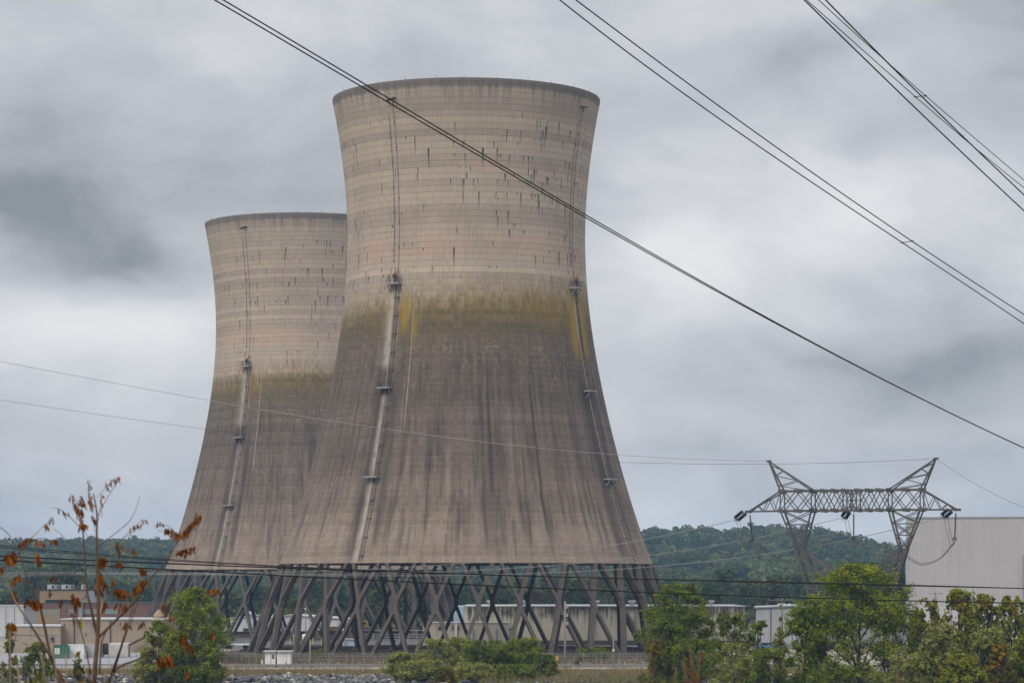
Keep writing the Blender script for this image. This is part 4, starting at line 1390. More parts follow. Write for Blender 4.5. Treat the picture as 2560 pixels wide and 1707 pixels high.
for p0, p1, wh in ((120, 138, 'left'), (139, 149, 'second'), (155, 173, 'third'), (173, 185, 'fourth'), (205, 214, 'rightmost')):
    u = empty('rooftop_unit', (gx((p0 + p1) / 2, 920), 920, pent.zt + .256), 'x', 'cooling unit', 'cooling units on the beige roof')
    u['label'] = {'left': 'pale grey cooling unit, leftmost on the beige roof', 'second': 'dark ended cooling unit just right of the leftmost one on the beige roof', 'third': 'pale grey cooling unit in the middle of the beige roof',
                  'fourth': 'dark ended cooling unit right of the middle one on the beige roof', 'rightmost': 'small pale unit alone at the right end of the beige roof'}[wh]
    hw = (p1 - p0) / 2 / F * 920
    MB().box(-hw, hw, -1.5, 1.5, .25, 1.75).build('casing', M_coping if wh in ('left', 'third', 'rightmost') else M_greyc, u)
    MB().box(-hw * .9, hw * .9, -1.3, 1.3, 0, .249).build('base_frame', M_dkst, u)
    MB().box(hw * .25, hw * .8, -1.56, -1.503, .5, 1.5).build('grille', M_dark, u)
b = B('white_block', 'white flat sided building at the left edge of the frame', 'building', -150, 59, 800, 20)
b.walls(1515, M_shed).coping(M_coping, .3)
for p in (14, 35): b.part('seam_strip', M_greyc, b.mb().box(gx(p, 800), gx(p + 1, 800), b.Y - .12, b.Y - .003, 0, b.zt - .05))
b = B('tan_block', 'long tan block building with a pale roof edge left of the small riverbank tree', 'building', 151.6, 412, 610, 25)
b.walls(1549, M_tan).coping(M_coping, .3, .2)
for p in (185, 275): b.part('downpipe', M_dkst, b.mb().box(gx(p, 610), gx(p + 1.6, 610), b.Y - .3, b.Y - .003, .3, b.zt - .1))
b.pane(213, 217, 1582, 1587, glass=M_dkglass)
for k in (160, 230, 300, 345, 385):
    b.part('wall_lamp', M_dark, b.mb().box(gx(k, 610), gx(k + 2, 610), b.Y - .35, b.Y - .003, gz(1560, 610), gz(1557.5, 610)))
b.part('conveyor', M_dkst, b.mb().bar((gx(322, 608), 608.5, gz(1612, 608)), (gx(362, 608), 608.5, gz(1592, 608)), .5))
b.part('roof_vent', M_beige, b.mb().lathe([(1.2, 0), (1.2, .6), (.8, 1.2), (.2, 1.9)], (gx(413, 615) - 1.5, 616, b.zt + .302), 12))
b = B('tan_annex', 'lower tan wall with one dark window at the far left of the tan block', 'building', 20, 151, 606, 22)
b.walls(1565.5, M_tan).coping(M_coping, .25)
b.pane(126, 137, 1592, 1606, glass=M_dkglass)
b.part('string_course', M_greyc, b.mb().box(b.x0, gx(146, 606), b.Y - .12, b.Y - .003, gz(1586.5, 606), gz(1585, 606)))

# ------------------------------------------------------------------ yard things
def container(label, px0, px1, py0, py1, Y, d, mat, ribbed=True, cat='container', group=None, name='shipping_container', door=False, zb=None):
    x0, x1, z1 = gx(px0, Y), gx(px1, Y), gz(py0, Y)
    z0 = gz(py1, Y) if zb is None else zb
    root = empty(name, ((x0 + x1) / 2, Y + d / 2, z0), label, cat, group)
    mb = MB(root.location)
    if ribbed:
        n = max(4, int((x1 - x0) / .55))
        poly = []
        for k in range(n):
            a, e = x0 + (x1 - x0) * k / n, x0 + (x1 - x0) * (k + 1) / n
            q = (e - a) / 4
            poly += [(a, Y + .09), (a + q, Y + .09), (a + 1.3 * q, Y), (a + 3 * q, Y), (a + 3.3 * q, Y + .09)]
        poly += [(x1, Y + .09), (x1, Y + d), (x0, Y + d)]
        N = len(poly)
        pts = [(x_, y_, z0 + .15) for x_, y_ in poly] + [(x_, y_, z1 - .12) for x_, y_ in poly]
        mb.face_add(pts, [tuple(range(N)), tuple(range(2 * N - 1, N - 1, -1))] + [(i, (i + 1) % N, (i + 1) % N + N, i + N) for i in range(N)])
    else:
        mb.box(x0, x1, Y, Y + d, z0 + .1, z1 - .1)
    mb.build('body', mat, root)
    fr = MB(root.location)
    for xx in (x0 - .04, x1 - .1): fr.box(xx, xx + .14, Y - .05, Y - .006, z0, z1)
    fr.box(x0 + .1, x1 - .1, Y - .05, Y - .006, z1 - .14, z1)
    fr.box(x0 + .1, x1 - .1, Y - .05, Y - .006, z0, z0 + .16)
    fr.build('frame', mat, root)
    return root
c = container('green steel container with a white notice, under the tan wall', 132, 169, 1611, 1645, 556, 6, M_green)
nb = MB(c.location).box(gx(137, 556), gx(149, 556), 555.9, 555.945, gz(1634, 556), gz(1619, 556)).build('notice', M_white, c)
sm = MB(c.location)
for k in range(5):
    z_ = gz(1621 + k * 2.6, 556)
    sm.box(gx(139, 556), gx(147 - (k * 37 % 3), 556), 555.88, 555.897, z_ - .07, z_ + .02)
sm.build('lettering', M_greyc, nb)
container('white container right of the green one', 171, 210, 1609, 1645, 558, 6, M_white)
container('pale grey covered container between the white one and the dark gap', 212, 250, 1608, 1643, 562, 6, M_tarp, False)
container('dark box standing in for the shaded gap between the two tarpaulin covered loads', 256, 270, 1607, 1636, 566, 4, M_dkst)  # solid dark box put in for the shade of the gap, no real container


def tarp(label, px0, px1, py0, py1, Y, d):
    """a load under a sagging sheet"""
    x0, x1, z1, z0 = gx(px0, Y), gx(px1, Y), gz(py0, Y), 0.0
    root = empty('covered_load', ((x0 + x1) / 2, Y + d / 2, 0), label, 'covered load', None)
    n, m = 24, 10
    V, Fc = [], []
    for j in range(m + 1):
        for i in range(n + 1):
            u, v_ = i / n, j / m
            fold = .10 * math.sin(u * 19 + v_ * 3) * (1 - v_) + .16 * math.sin(u * PI * 2.1 + v_ * 2.5) * v_ * (1 - v_) * 2
            V.append(Vector((x0 + (x1 - x0) * u, Y - .25 + fold - .25 * (1 - v_), z0 + .1 + (z1 - z0 - .1) * v_ - .14 * math.sin(u * PI) * v_)))
    for j in range(m):
        for i in range(n): Fc.append((j * (n + 1) + i, j * (n + 1) + i + 1, (j + 1) * (n + 1) + i + 1, (j + 1) * (n + 1) + i))
    top0 = m * (n + 1)
    for i in range(n + 1): V.append(Vector((x0 + (x1 - x0) * i / n, Y + d, z1 + .05 * math.sin(i))))
    for i in range(n): Fc.append((top0 + i, top0 + i + 1, top0 + n + 1 + i + 1, top0 + n + 1 + i))
    mb = MB(root.location)
    mb.face_add(V, Fc)
    mb.build('sheet', M_tarp, root, True)
    MB(root.location).box(x0 + .3, x1 - .3, Y + .15, Y + d - .1, .0, z1 - .45).build('crate', M_wood, root)
tarp('load under a sagging grey sheet at the foot of the tan wall', 272, 321, 1607, 1640, 565, 5)

c = container('long blue grey container standing left of the nearer tower legs', 563, 634, 1595, 1609, 690, 5, M_greyc, zb=gz(1609, 690))
tr_ = empty('white_trailer', (gx(590, 640), 641, 0), 'low white trailer parked below the blue grey container', 'trailer')
MB(tr_.location).box(gx(556, 640), gx(628, 640), 640, 643, .9, gz(1610, 640) + .1).build('body', M_white, tr_)
for p in (568, 576, 612, 620):
    mb = MB(tr_.location)
    mb.tube([(gx(p, 640), 640.1, .5), (gx(p, 640), 640.4, .5)], .5, 14)
    mb.build('wheel', M_dark, tr_)

OCH = ['ochre railcar farthest left beside the white tank wagon', 'ochre railcar right of the leftmost one, under the yellow loader', 'ochre railcar in the middle of the row behind the tower legs',
       'ochre railcar second from the right end of the row', 'ochre railcar at the right end beside the cream block']
for k, (p0, p1) in enumerate(((824, 852), (898, 942), (944, 986), (988, 1022), (1024, 1057))):
    c = container(OCH[k], p0, p1, 1565, 1583, 842, 4, M_ochre, True, 'railcar', 'ochre railcars behind the towers', 'railcar', zb=1.0)
    mb = MB(c.location)
    mb.box(gx(p0, 842) - .3, gx(p1, 842) + .3, 842.5, 845.5, .62, .99)
    mb.build('underframe', M_dkst, c)
    for fr in (.15, .3, .7, .85):
        xx = gx(p0 + (p1 - p0) * fr, 842)
        mb = MB(c.location)
        mb.tube([(xx, 842.6, .4), (xx, 842.9, .4)], .42, 12)
        mb.build('wheel', M_dark, c)
tw_ = empty('tank_wagon', (gx(804, 846), 846, 0), 'pale grey tank wagon left of the ochre railcars', 'tank wagon')
mb = MB(tw_.location)
xs_ = gx(794, 846), gx(820, 846)
mb.tube([(xs_[0], 846, 2.9), (xs_[0] + .5, 846, 2.9), (xs_[1] - .5, 846, 2.9), (xs_[1], 846, 2.9)], [.9, 1.75, 1.75, .9], 18)
mb.build('tank', M_coping, tw_, True)
MB(tw_.location).box(xs_[0], xs_[1], 845.2, 846.8, .7, 1.1).build('underframe', M_dkst, tw_)
ld = empty('loader', (gx(911, 838), 838, 0), 'yellow loader cab rising above the ochre railcars', 'loader')
MB(ld.location).box(gx(905, 838), gx(919, 838), 838, 841, gz(1566, 838), gz(1551, 838)).build('cab', M_yel, ld)
MB(ld.location).box(gx(906.5, 838), gx(914, 838), 837.94, 837.995, gz(1560, 838), gz(1554, 838)).build('window', M_dkglass, ld)
MB(ld.location).box(gx(903, 838), gx(921, 838), 837.8, 841.2, .8, gz(1566, 838) - .01).build('chassis', M_greyc, ld)
for p in (906, 918):
    MB(ld.location).tube([(gx(p, 838), 837.4, .8), (gx(p, 838), 838, .8)], .8, 14).build('wheel', M_dark, ld)

# blue shed and silos inside the ring of legs' far side
b = B('blue_shed', 'small pale blue metal shed behind the nearer tower legs', 'shed', 857, 896, 640, 3.5)
ze, zr_ = gz(1599, 640), gz(1596, 640)
b.part('wall', M_blue, b.mb().prism([(b.x0, 0), (b.x1, 0), (b.x1, ze), (b.x0, ze + .15)], b.Y, b.Y + 3.5))
b.part('roof', M_coping, b.mb().prism([(b.x0 - .25, ze + .16), (b.x1 + .25, ze + .02), (b.x1 + .25, ze + .2), (b.x0 - .25, ze + .36)], b.Y - .3, b.Y + 3.8))
b.blockbox('door', M_greyc, 860, 868, 1603, 1620, -.08, -.003)
for p, lab in ((741, 'pale blue tank behind the left legs of the nearer tower'), (763, 'white upright tank just right of the pale blue one')):
    t_ = empty('storage_tank', (gx(p, 655), 655, 0), lab, 'tank')
    r_ = .72
    MB(t_.location).lathe([(r_, 1.2), (r_, gz(1586, 655)), (r_ * .8, gz(1584.5, 655)), (.1, gz(1584, 655))], (gx(p, 655), 655, 0), 16).build('tank', M_blue if p == 741 else M_white, t_, True)
    for a_ in range(4):
        q = Vector((gx(p, 655) + .6 * math.cos(a_ * PI / 2 + .7), 655 + .6 * math.sin(a_ * PI / 2 + .7), 0))
        MB(t_.location).bar(q, q + Vector((0, 0, 1.3)), .14).build('leg', M_steel, t_)
for k, p in enumerate((725, 757, 782, 804)):
    mb = MB().lathe([(.11, -.1), (.11, 2.1), (.06, 2.2)], (gx(p, 648), 648, 0), 10)
    o = mb.build('bollard', M_yel)
    tag(o, ('yellow post left of the tanks', 'yellow post between the pale blue and the white tank', 'yellow post right of the tanks', 'yellow post farthest right of the tanks')[k] + ' behind the tower legs', 'bollard', 'yellow posts by the tanks')
tag(MB().box(gx(690, 645), gx(1056, 645), 646.5, 647.1, -.1, gz(1611, 645)).build('retaining_wall', M_bwall), 'low dark stained retaining wall behind the nearer tower legs', 'wall')
pr = empty('pipe_rack', (gx(980, 700), 700, 0), 'rack of thin pale pipes behind the middle tower legs', 'pipes')
for z_ in (1.0, 1.6, 2.3, 3.2):
    MB(pr.location).tube([(gx(905, 700), 700 + z_, z_), (gx(1060, 700), 700 + z_, z_)], .10, 6).build('pipe', M_greyc, pr)
for p in range(910, 1060, 22):
    MB(pr.location).bar((gx(p, 700), 700.5, 0), (gx(p, 700), 700.5, 3.6), .16).build('support', M_steel, pr)

# guard hut
b = B('guard_hut', 'small white guard hut by the road in front of the nearer tower', 'hut', 662.5, 726, 508, 4)
b.walls(1629, wall_mat('white hut cladding', (0.66, 0.66, 0.65), .12, ribs=.6, var=.06, ztop=4))
b.part('roof', M_coping, b.mb().box(b.x0 - .3, b.x1 + .3, b.Y - .4, b.Y + 4.3, b.zt + .003, b.zt + .2))
b.pane(678, 688, 1632, 1660, 'door', M_white, M_coping)
b.blockbox('window', M_dkglass, 680.5, 685, 1634, 1646, -.075, -.062)
b.blockbox('meter_box', M_greyc, 713, 716, 1654, 1659, -.25, -.003)
for k, p in enumerate((655, 670, 673)):
    mb = MB().lathe([(.12, -.1), (.12, 1.0), (.07, 1.06)], (gx(p, 504), 504, 0), 10)
    tag(mb.build('bollard', M_white), ('white bollard left of the guard hut', 'white bollard before the left corner of the guard hut', 'white bollard nearest the guard hut door')[k], 'bollard', 'white bollards at the guard hut')


# fences, guard rail, poles
def fence(name, label, Y, px0, px1, h, step, wires, group=None, arms=False):
    x0, x1 = gx(px0, Y), gx(px1, Y)
    root = empty(name, (x0, Y, ground_z(Y)), label, 'fence', group)
    mb = MB(root.location)
    z0 = ground_z(Y)
    n = int((x1 - x0) / step)
    for k in range(n + 1):
        x_ = x0 + (x1 - x0) * k / n
        po = MB(root.location).lathe([(.035, z0 - .2), (.035, z0 + h), (.01, z0 + h + .05)], (x_, Y, 0), 6)
        if arms: po.bar((x_, Y, z0 + h), (x_, Y - .3, z0 + h + .35), .04)
        po.build('post', M_steel, root)
    for hh, rr in wires:
        mb.tube([(x0, Y - (.15 if hh > h else 0), z0 + hh), (x1, Y - (.15 if hh > h else 0), z0 + hh)], rr, 4)
    mb.build('rail', M_steel, root)
    mesh_ = MB(root.location)
    dn = int((x1 - x0) / .5)
    for k in range(dn):
        xa = x0 + (x1 - x0) * k / dn
        mesh_.bar((xa, Y, z0 + .05), (min(xa + h, x1), Y, z0 + .05 + min(h, x1 - xa)), .007)
        mesh_.bar((xa, Y, z0 + h), (min(xa + h, x1), Y, z0 + h - min(h, x1 - xa)), .007)
    mesh_.build('netting', M_steel, root)
    return root
fence('chain_link_fence', 'grey chain link fence along the far side of the road before the nearer tower', 503, 730, 1640, 2.3, 3.2, [(2.28, .03), (1.2, .018), (.1, .02)])
fence('chain_link_fence', 'grey chain link fence left of the guard hut', 500, 540, 640, 2.3, 3.2, [(2.28, .03), (.1, .02)])
fence('security_fence', 'tall chain link fence with barbed wire nearest the river', 470, -60, 2100, 2.5, 3.6, [(2.48, .02), (2.68, .011), (2.84, .011), (.1, .02)], None, True)
gr_ = empty('guardrail', (gx(800, 489), 489, 0), 'long grey steel guard rail beside the road', 'guard rail')
mb = MB(gr_.location)
prof = [(-.04, .45), (.03, .50), (-.04, .58), (.03, .66), (-.04, .72)]
for (a, z_a), (b_, z_b) in zip(prof[:-1], prof[1:]):
    x0, x1 = gx(-150, 489), gx(1700, 489)
    mb.face_add([(x0, 489 + a, z_a), (x1, 489 + a, z_a), (x1, 489 + b_, z_b), (x0, 489 + b_, z_b)], [(0, 1, 2, 3)])
mb.build('beam', M_steel, gr_)
for p in range(-140, 1700, 42):
    MB(gr_.location).box(gx(p, 489) - .07, gx(p, 489) + .07, 489.06, 489.2, -.1, .7).build('post', M_steel, gr_)


def pole(label, px, py_top, py_base, Y, r_=.16, arms=(), lamp=False, mat=None, trans=None, guy=False):
    zt, zb_ = gz(py_top, Y), gz(py_base, Y)
    x_ = gx(px, Y)
    root = empty('utility_pole', (x_, Y, zb_), label, 'pole', 'utility poles')
    MB(root.location).lathe([(r_ * 1.2, zb_ - .3), (r_ * .8, zt), (.02, zt + .03)], (x_, Y, 0), 9).build('pole', mat or M_wood, root, True)
    for dz_, half in arms:
        MB(root.location).box(x_ - half, x_ + half, Y - r_ - .12, Y - r_ * .7, zt - dz_ - .1, zt - dz_ + .06).build('crossarm', M_wood, root)
        for k in range(4):
            xx = x_ - half * .9 + half * 1.8 * k / 3
            MB(root.location).lathe([(.05, 0), (.09, .08), (.05, .16), (.09, .24), (.03, .32)], (xx, Y - r_, zt - dz_ + .06), 7).build('insulator', M_coping, root)
    if trans:
        for z_ in trans: MB(root.location).box(x_ + .12, x_ + .55, Y - .3, Y + .1, zt - z_, zt - z_ + .55).build('bracket', M_steel, root)
    if lamp: MB(root.location).lathe([(.22, 0), (.26, .3), (.15, .5)], (x_, Y - .3, zt - lamp), 9).build('lamp', M_coping, root)
    return root
pole('tall wooden pole with small brackets before the right legs of the nearer tower', 1412.5, 1503, 1672, 489.8, .2, (), False, None, (1.2, 2.6, 4.0))
pole('short pole with a round lamp before the far right legs of the nearer tower', 1533.5, 1579, 1671, 493.2, .13, (), 3.4)
pole('short bare pole right of the guard hut', 775, 1597, 1670, 493.2, .13)
pole('thin dark pole in front of the guard hut', 691, 1622, 1670, 493, .1, mat=M_dkst)
pole('grey lamp pole behind the left legs of the nearer tower', 764, 1519, 1620, 660, .13, (), .5, M_steel)
pole('pole with a short crossarm above the ochre railcars', 930, 1506, 1590, 800, .18, ((.3, 1.5),))
pole('pole with two crossarms behind the middle tower legs', 1042, 1470, 1590, 800, .18, ((.3, 1.4), (1.6, 1.4)))
pole('pole with a wide crossarm in front of the low white shed', 1955.5, 1495, 1608, 690, .2, ((.4, 3.6),))
pole('thin pole with a crossarm before the tall white hall', 2338.5, 1477, 1630, 600, .14, ((.5, 1.5),))
pole('thin pole without crossarm just right of the crossarm pole before the tall white hall', 2378, 1473, 1630, 600, .14)
for k, (a, b_) in enumerate((((1387, 1674), (1392, 1638)), ((1391, 1668), (1395.5, 1640)))):
    o = MB().tube([at(a[0], a[1], 481), at(b_[0], b_[1], 481)], .09, 6).build('guy_marker', M_yel)
    tag(o, ('leaning yellow guy marker, the left of a crossing pair by the road', 'leaning yellow guy marker, the right of a crossing pair by the road')[k], 'marker', 'yellow guy markers')
car = empty('parked_car', (gx(1921, 640), 640, 0), 'blue car glimpsed between the trees left of the big maple', 'car')
cx_ = gx(1921, 640)
MB(car.location).prism([(cx_ - 2.1, .35), (cx_ + 2.1, .35), (cx_ + 2.15, .8), (cx_ + 1.5, .95), (cx_ - 2.1, .95)], 640, 641.7).build('body', plain('blue car paint', (0.06, 0.14, 0.32), .3, .05, 1.0, spec=.5), car)
MB(car.location).prism([(cx_ - 1.9, .951), (cx_ + 1.1, .951), (cx_ + .5, 1.45), (cx_ - 1.5, 1.45)], 640.1, 641.6).build('cabin', M_dkglass, car)
for dx_ in (-1.3, 1.3): MB(car.location).tube([(cx_ + dx_, 639.95, .33), (cx_ + dx_, 640.2, .33)], .33, 14).build('wheel', M_dark, car)


# ------------------------------------------------------------------ river bank: trees, shrubs, grass, stones
def bank_tree(name, label, cat, px, py, half, Y, mat, seed, zb=None, group='riverbank growth', **kw):
    zb = ground_z(Y) if zb is None else zb
    return make_tree(name, (gx(px, Y), Y, zb), label, cat, gz(py, Y) - zb, half / F * Y * 1.2, mat, seed, group=group, **kw)


bank_tree('maple_tree', 'largest bright green bushy tree on the right bank before the pylon', 'tree', 2150, 1412, 158, 378, L_maple, 1, cb=.04, nclump=150, nleaf=34000, leaf=.20, shape='dome', lump=.19, trunk=.018, limbs=30)
bank_tree('maple_tree', 'narrow yellow green tree leaning on the left side of the largest tree', 'tree', 2015, 1486, 62, 374, L_maple, 2, cb=.04, nclump=60, nleaf=11000, leaf=.19, shape='round', lump=.27)
bank_tree('broadleaf_tree', 'dark green round topped tree right of the nearer tower', 'tree', 1702, 1460, 92, 400, L_dark, 3, cb=.06, nclump=95, nleaf=20000, leaf=.18, shape='round', lump=.21, limbs=24)
bank_tree('broadleaf_tree', 'small dark tree with thin crown between the dark tree and the white shed', 'tree', 1830, 1530, 58, 392, L_dark, 4, cb=.15, nclump=46, nleaf=6500, leaf=.17, shape='vase', lump=.22)
bank_tree('broadleaf_tree', 'pale green sapling tree just left of the white shed', 'tree', 1893, 1548, 38, 390, L_maple, 5, cb=.1, nclump=34, nleaf=4600, leaf=.16, shape='round', lump=.26)
bank_tree('broadleaf_tree', 'slim olive tree with open crown in front of the white shed', 'tree', 1950, 1536, 40, 388, L_willow, 6, cb=.1, nclump=40, nleaf=5200, leaf=.16, shape='spire', lump=.3)
bank_tree('round_bush', 'round yellow olive bush below the small dark tree', 'bush', 1838, 1606, 58, 376, L_willow, 7, cb=.03, nclump=50, nleaf=9000, leaf=.14, shape='dome', lump=.26)
bank_tree('vine_covered_shrub', 'shrub hung with yellow vine at the left foot of the dark tree', 'shrub', 1636, 1572, 34, 386, L_yellow, 8, cb=.02, nclump=40, nleaf=5200, leaf=.15, shape='spire', lump=.36)
bank_tree('broadleaf_tree', 'low dark tree filling the gap behind the vine covered shrub', 'tree', 1664, 1545, 60, 392, L_dark, 9, cb=.03, nclump=60, nleaf=9000, leaf=.17, shape='dome', lump=.24)
bank_tree('broadleaf_tree', 'spreading dark bush beneath the dark round topped tree', 'bush', 1745, 1598, 80, 384, L_dark, 10, cb=.02, nclump=70, nleaf=11000, leaf=.16, shape='dome', lump=.22)
bank_tree('broadleaf_tree', 'dark leafy bush between the olive bush and the largest tree', 'bush', 1925, 1615, 66, 372, L_dark, 31, cb=.02, nclump=60, nleaf=9500, leaf=.15, shape='dome', lump=.24)
for k, (px, py, hw, Y, mt, sd, shp, lab) in enumerate((
        (2296, 1520, 40, 388, L_turn, 35, 'round', 'lower olive yellow tree tucked against the right side of the largest tree'), (2322, 1494, 46, 385, L_turn, 11, 'spire', 'yellow green upright tree nearest the largest tree'), (2398, 1472, 60, 380, L_turn, 12, 'spire', 'tallest yellow green tree with spiky top before the white hall'),
        (2462, 1484, 52, 384, L_turn, 13, 'round', 'yellow green tree with rusty top before the white hall'), (2528, 1490, 56, 380, L_turn, 14, 'spire', 'yellow green tree at the right edge of the frame'),
        (2356, 1560, 70, 374, L_willow, 15, 'dome', 'grey green bushy tree below the spiky yellow green tree'), (2470, 1572, 74, 372, L_willow, 16, 'dome', 'grey green bush beneath the rusty topped tree'),
        (2400, 1634, 66, 366, L_turn, 17, 'dome', 'low mixed green and yellow bush at the lower right'), (2502, 1612, 44, 366, L_yellow, 18, 'spire', 'small bush of orange yellow leaves at the lower right'),
        (2560, 1596, 56, 368, L_turn, 19, 'dome', 'low bush at the lower right corner'), (2620, 1500, 66, 382, L_turn, 20, 'round', 'yellow green tree cut by the right edge of the frame'))):
    bank_tree('autumn_tree' if py < 1500 else 'bush', lab, 'tree' if py < 1500 else 'bush', px, py, hw, Y, mt, sd, cb=.03, nclump=120 if hw > 50 else 90, nleaf=22000 if hw > 50 else 13000, leaf=.17, shape='brush' if shp != 'dome' else shp, lump=.17 if py < 1500 else .22, flat=1.7 if py < 1500 else 1.0)
bank_tree('bush', 'low grey green bush under the right side of the largest tree', 'bush', 2260, 1618, 56, 366, L_willow, 33, cb=.02, nclump=50, nleaf=8000, leaf=.15, shape='dome', lump=.26)
bank_tree('bush', 'low dark bush under the left side of the largest tree', 'bush', 2075, 1640, 70, 364, L_dark, 34, cb=.02, nclump=50, nleaf=8000, leaf=.15, shape='dome', lump=.26)
# willows before the middle of the nearer tower
for px, py, hw, Y, mt, sd, lab in ((1004, 1630, 46, 424, L_willow, 21, 'small grey green willow bush at the left end of the row before the nearer tower'), (1085, 1597, 52, 430, L_willow, 22, 'bushy willow left of centre before the nearer tower'),
                                   (1150, 1592, 54, 434, L_willow, 23, 'taller willow with reddish tips before the nearer tower'), (1215, 1600, 56, 428, L_dark, 24, 'darker willow with visible thin stems before the nearer tower'),
                                   (1254, 1612, 52, 432, L_willow, 36, 'rounded willow bush filling the middle of the row before the nearer tower'), (1312, 1594, 58, 430, L_maple, 25, 'yellow green umbrella shaped willow right of centre before the nearer tower'), (1362, 1634, 34, 426, L_dark, 26, 'drooping dark lobe of willow at the right end of the row'),
                                   (1050, 1652, 60, 418, L_willow, 27, 'pale silvery bush low before the left willows'), (1180, 1656, 60, 418, L_willow, 28, 'pale silvery bush low before the middle willows'),
                                   (1290, 1660, 50, 418, L_dark, 29, 'dark low bush before the umbrella shaped willow'), (1110, 1668, 26, 414, L_yellow, 30, 'small yellow green weed clump before the willows')):
    zt = gz(py, Y)
    bank_tree('willow', lab, 'willow', px, py, hw, Y, mt, sd, cb=.22 if sd in (24, 25) else .04, nclump=72, nleaf=9000, leaf=.13, shape='dome' if sd not in (24, 25) else 'vase', lump=.2, trunk=.016, bark=M_twig, limbs=20)
bank_tree('broadleaf_tree', 'bright green rounded tree on the bank before the farther tower', 'tree', 486, 1470, 84, 404, L_maple, 41, cb=.05, nclump=90, nleaf=18000, leaf=.165, shape='dome', lump=.22, trunk=.02, limbs=24)
bank_tree('broadleaf_tree', 'lower left lobe like tree beside the bright green rounded tree', 'tree', 398, 1550, 48, 406, L_maple, 42, cb=.06, nclump=48, nleaf=8500, leaf=.16, shape='dome', lump=.25)
bank_tree('bush', 'grey green bush at the foot of the bright green rounded tree', 'bush', 372, 1618, 46, 400, L_willow, 43, cb=.03, nclump=44, nleaf=7000, leaf=.14, shape='dome', lump=.26)
bank_tree('bush', 'dark bush filling the base of the bright green rounded tree', 'bush', 470, 1610, 74, 400, L_dark, 44, cb=.02, nclump=60, nleaf=9500, leaf=.15, shape='dome', lump=.24)
bank_tree('bush', 'thin grey green shrub right of the bright green rounded tree', 'bush', 535, 1652, 34, 408, L_willow, 45, cb=.03, nclump=26, nleaf=3000, leaf=.14, shape='dome', lump=.28)
bank_tree('shrub', 'tall dark shrub at the left edge before the white building', 'shrub', 24, 1560, 26, 396, L_dark, 46, cb=.03, nclump=34, nleaf=4500, leaf=.15, shape='spire', lump=.34)
bank_tree('shrub', 'dark shrub before the green container', 'shrub', 88, 1604, 40, 400, L_dark, 47, cb=.03, nclump=40, nleaf=5600, leaf=.15, shape='round', lump=.27)
bank_tree('shrub', 'yellow green sapling before the white containers', 'shrub', 196, 1628, 22, 404, L_yellow, 48, cb=.03, nclump=24, nleaf=2600, leaf=.14, shape='spire', lump=.34)
bank_tree('shrub', 'small bushy sapling with one orange patch beside the wooden pole', 'shrub', 1447, 1641, 11, 476, L_yellow, 49, cb=.45, nclump=12, nleaf=900, leaf=.13, shape='dome', lump=.4)
bank_tree('shrub', 'green shrub growing through the feet of the right tower legs', 'shrub', 1490, 1619, 44, 538, L_dark, 50, cb=.03, nclump=34, nleaf=4200, leaf=.2, shape='dome', lump=.28)
bank_tree('shrub', 'green shrub growing among the left middle tower feet', 'shrub', 795, 1626, 22, 545, L_dark, 51, cb=.03, nclump=20, nleaf=2200, leaf=.2, shape='dome', lump=.32)
bank_tree('shrub', 'dry brown shrub among the middle tower feet', 'shrub', 868, 1630, 24, 548, L_far[3], 52, cb=.03, nclump=22, nleaf=1800, leaf=.16, shape='dome', lump=.32)
bank_tree('shrub', 'dry tan shrub left of the guard hut', 'shrub', 588, 1630, 40, 520, leaf_mat('dry tan stalks', (0.12, 0.095, 0.06), (0.20, 0.16, 0.105)), 53, cb=.02, nclump=30, nleaf=3200, leaf=.16, shape='dome', lump=.3)

# dead leafless shrubs among the stones
for k, (px, lab) in enumerate(((590, 'bare leafless shrub left of the guard hut at the water edge'), (545, 'bare twiggy shrub right of the bright green tree'))):
    r = np.random.default_rng(60 + k)
    root = empty('bare_shrub', (gx(px, 425), 425, 0), lab, 'shrub', 'bare shrubs on the bank')
    mb = MB(root.location)
    for j in range(16):
        d = unit(np.array([r.normal() * .9, r.normal() * .4, abs(r.normal()) * .6 + .35]))
        L = r.uniform(1.5, 3.6)
        p = [np.array([gx(px, 425), 425, -.1]) + d * L * t + np.array([0, 0, -.35 * t * t * r.uniform(0, 1.4)]) for t in (0, .35, .7, 1)]
        mb.tube(p, [.05, .035, .025, .012], 5)
        q = p[2]
        mb.tube([q, q + unit(d + r.normal(size=3) * .6) * L * .35], [.02, .008], 4)
    mb.build('branches', M_twig, root)

# dry grass
def blades(name, label, n, xr, yr, h0, h1, wid, cols, seed, dens=None):
    r = np.random.default_rng(seed)
    X, Y = r.uniform(*xr, n), r.uniform(*yr, n)
    clump = np.sin(X * .35 + np.sin(Y * .7) * 2) * .5 + .5
    H = r.uniform(h0, h1, n) * (.55 + .75 * clump)
    a = r.uniform(0, PI, n)
    dxy = np.stack([np.cos(a), np.sin(a)], 1) * (wid * r.uniform(.6, 1.5, n))[:, None]
    Z = np.array([ground_z(y_) for y_ in Y])
    P0 = np.stack([X - dxy[:, 0], Y - dxy[:, 1], Z - .02], 1)
    P1 = np.stack([X + dxy[:, 0], Y + dxy[:, 1], Z - .02], 1)
    P2 = np.stack([X + r.normal(0, .3, n) * H, Y + r.normal(0, .3, n) * H, Z + H], 1)
    return tag(quads(name, np.stack([P0, P1, P2], 1), cols, None, np.clip(clump * .6 + r.uniform(0, .4, n), 0, 1)), label, 'grass', None, 'stuff')
G_dry = leaf_mat('dry orange grass', (0.115, 0.11, 0.040), (0.23, 0.165, 0.080), (0.26, 0.15, 0.065), .0, .2, .12)
G_weed = leaf_mat('tan weeds', (0.075, 0.058, 0.036), (0.150, 0.118, 0.074), (0.07, 0.08, 0.03), 0, .2, .15)
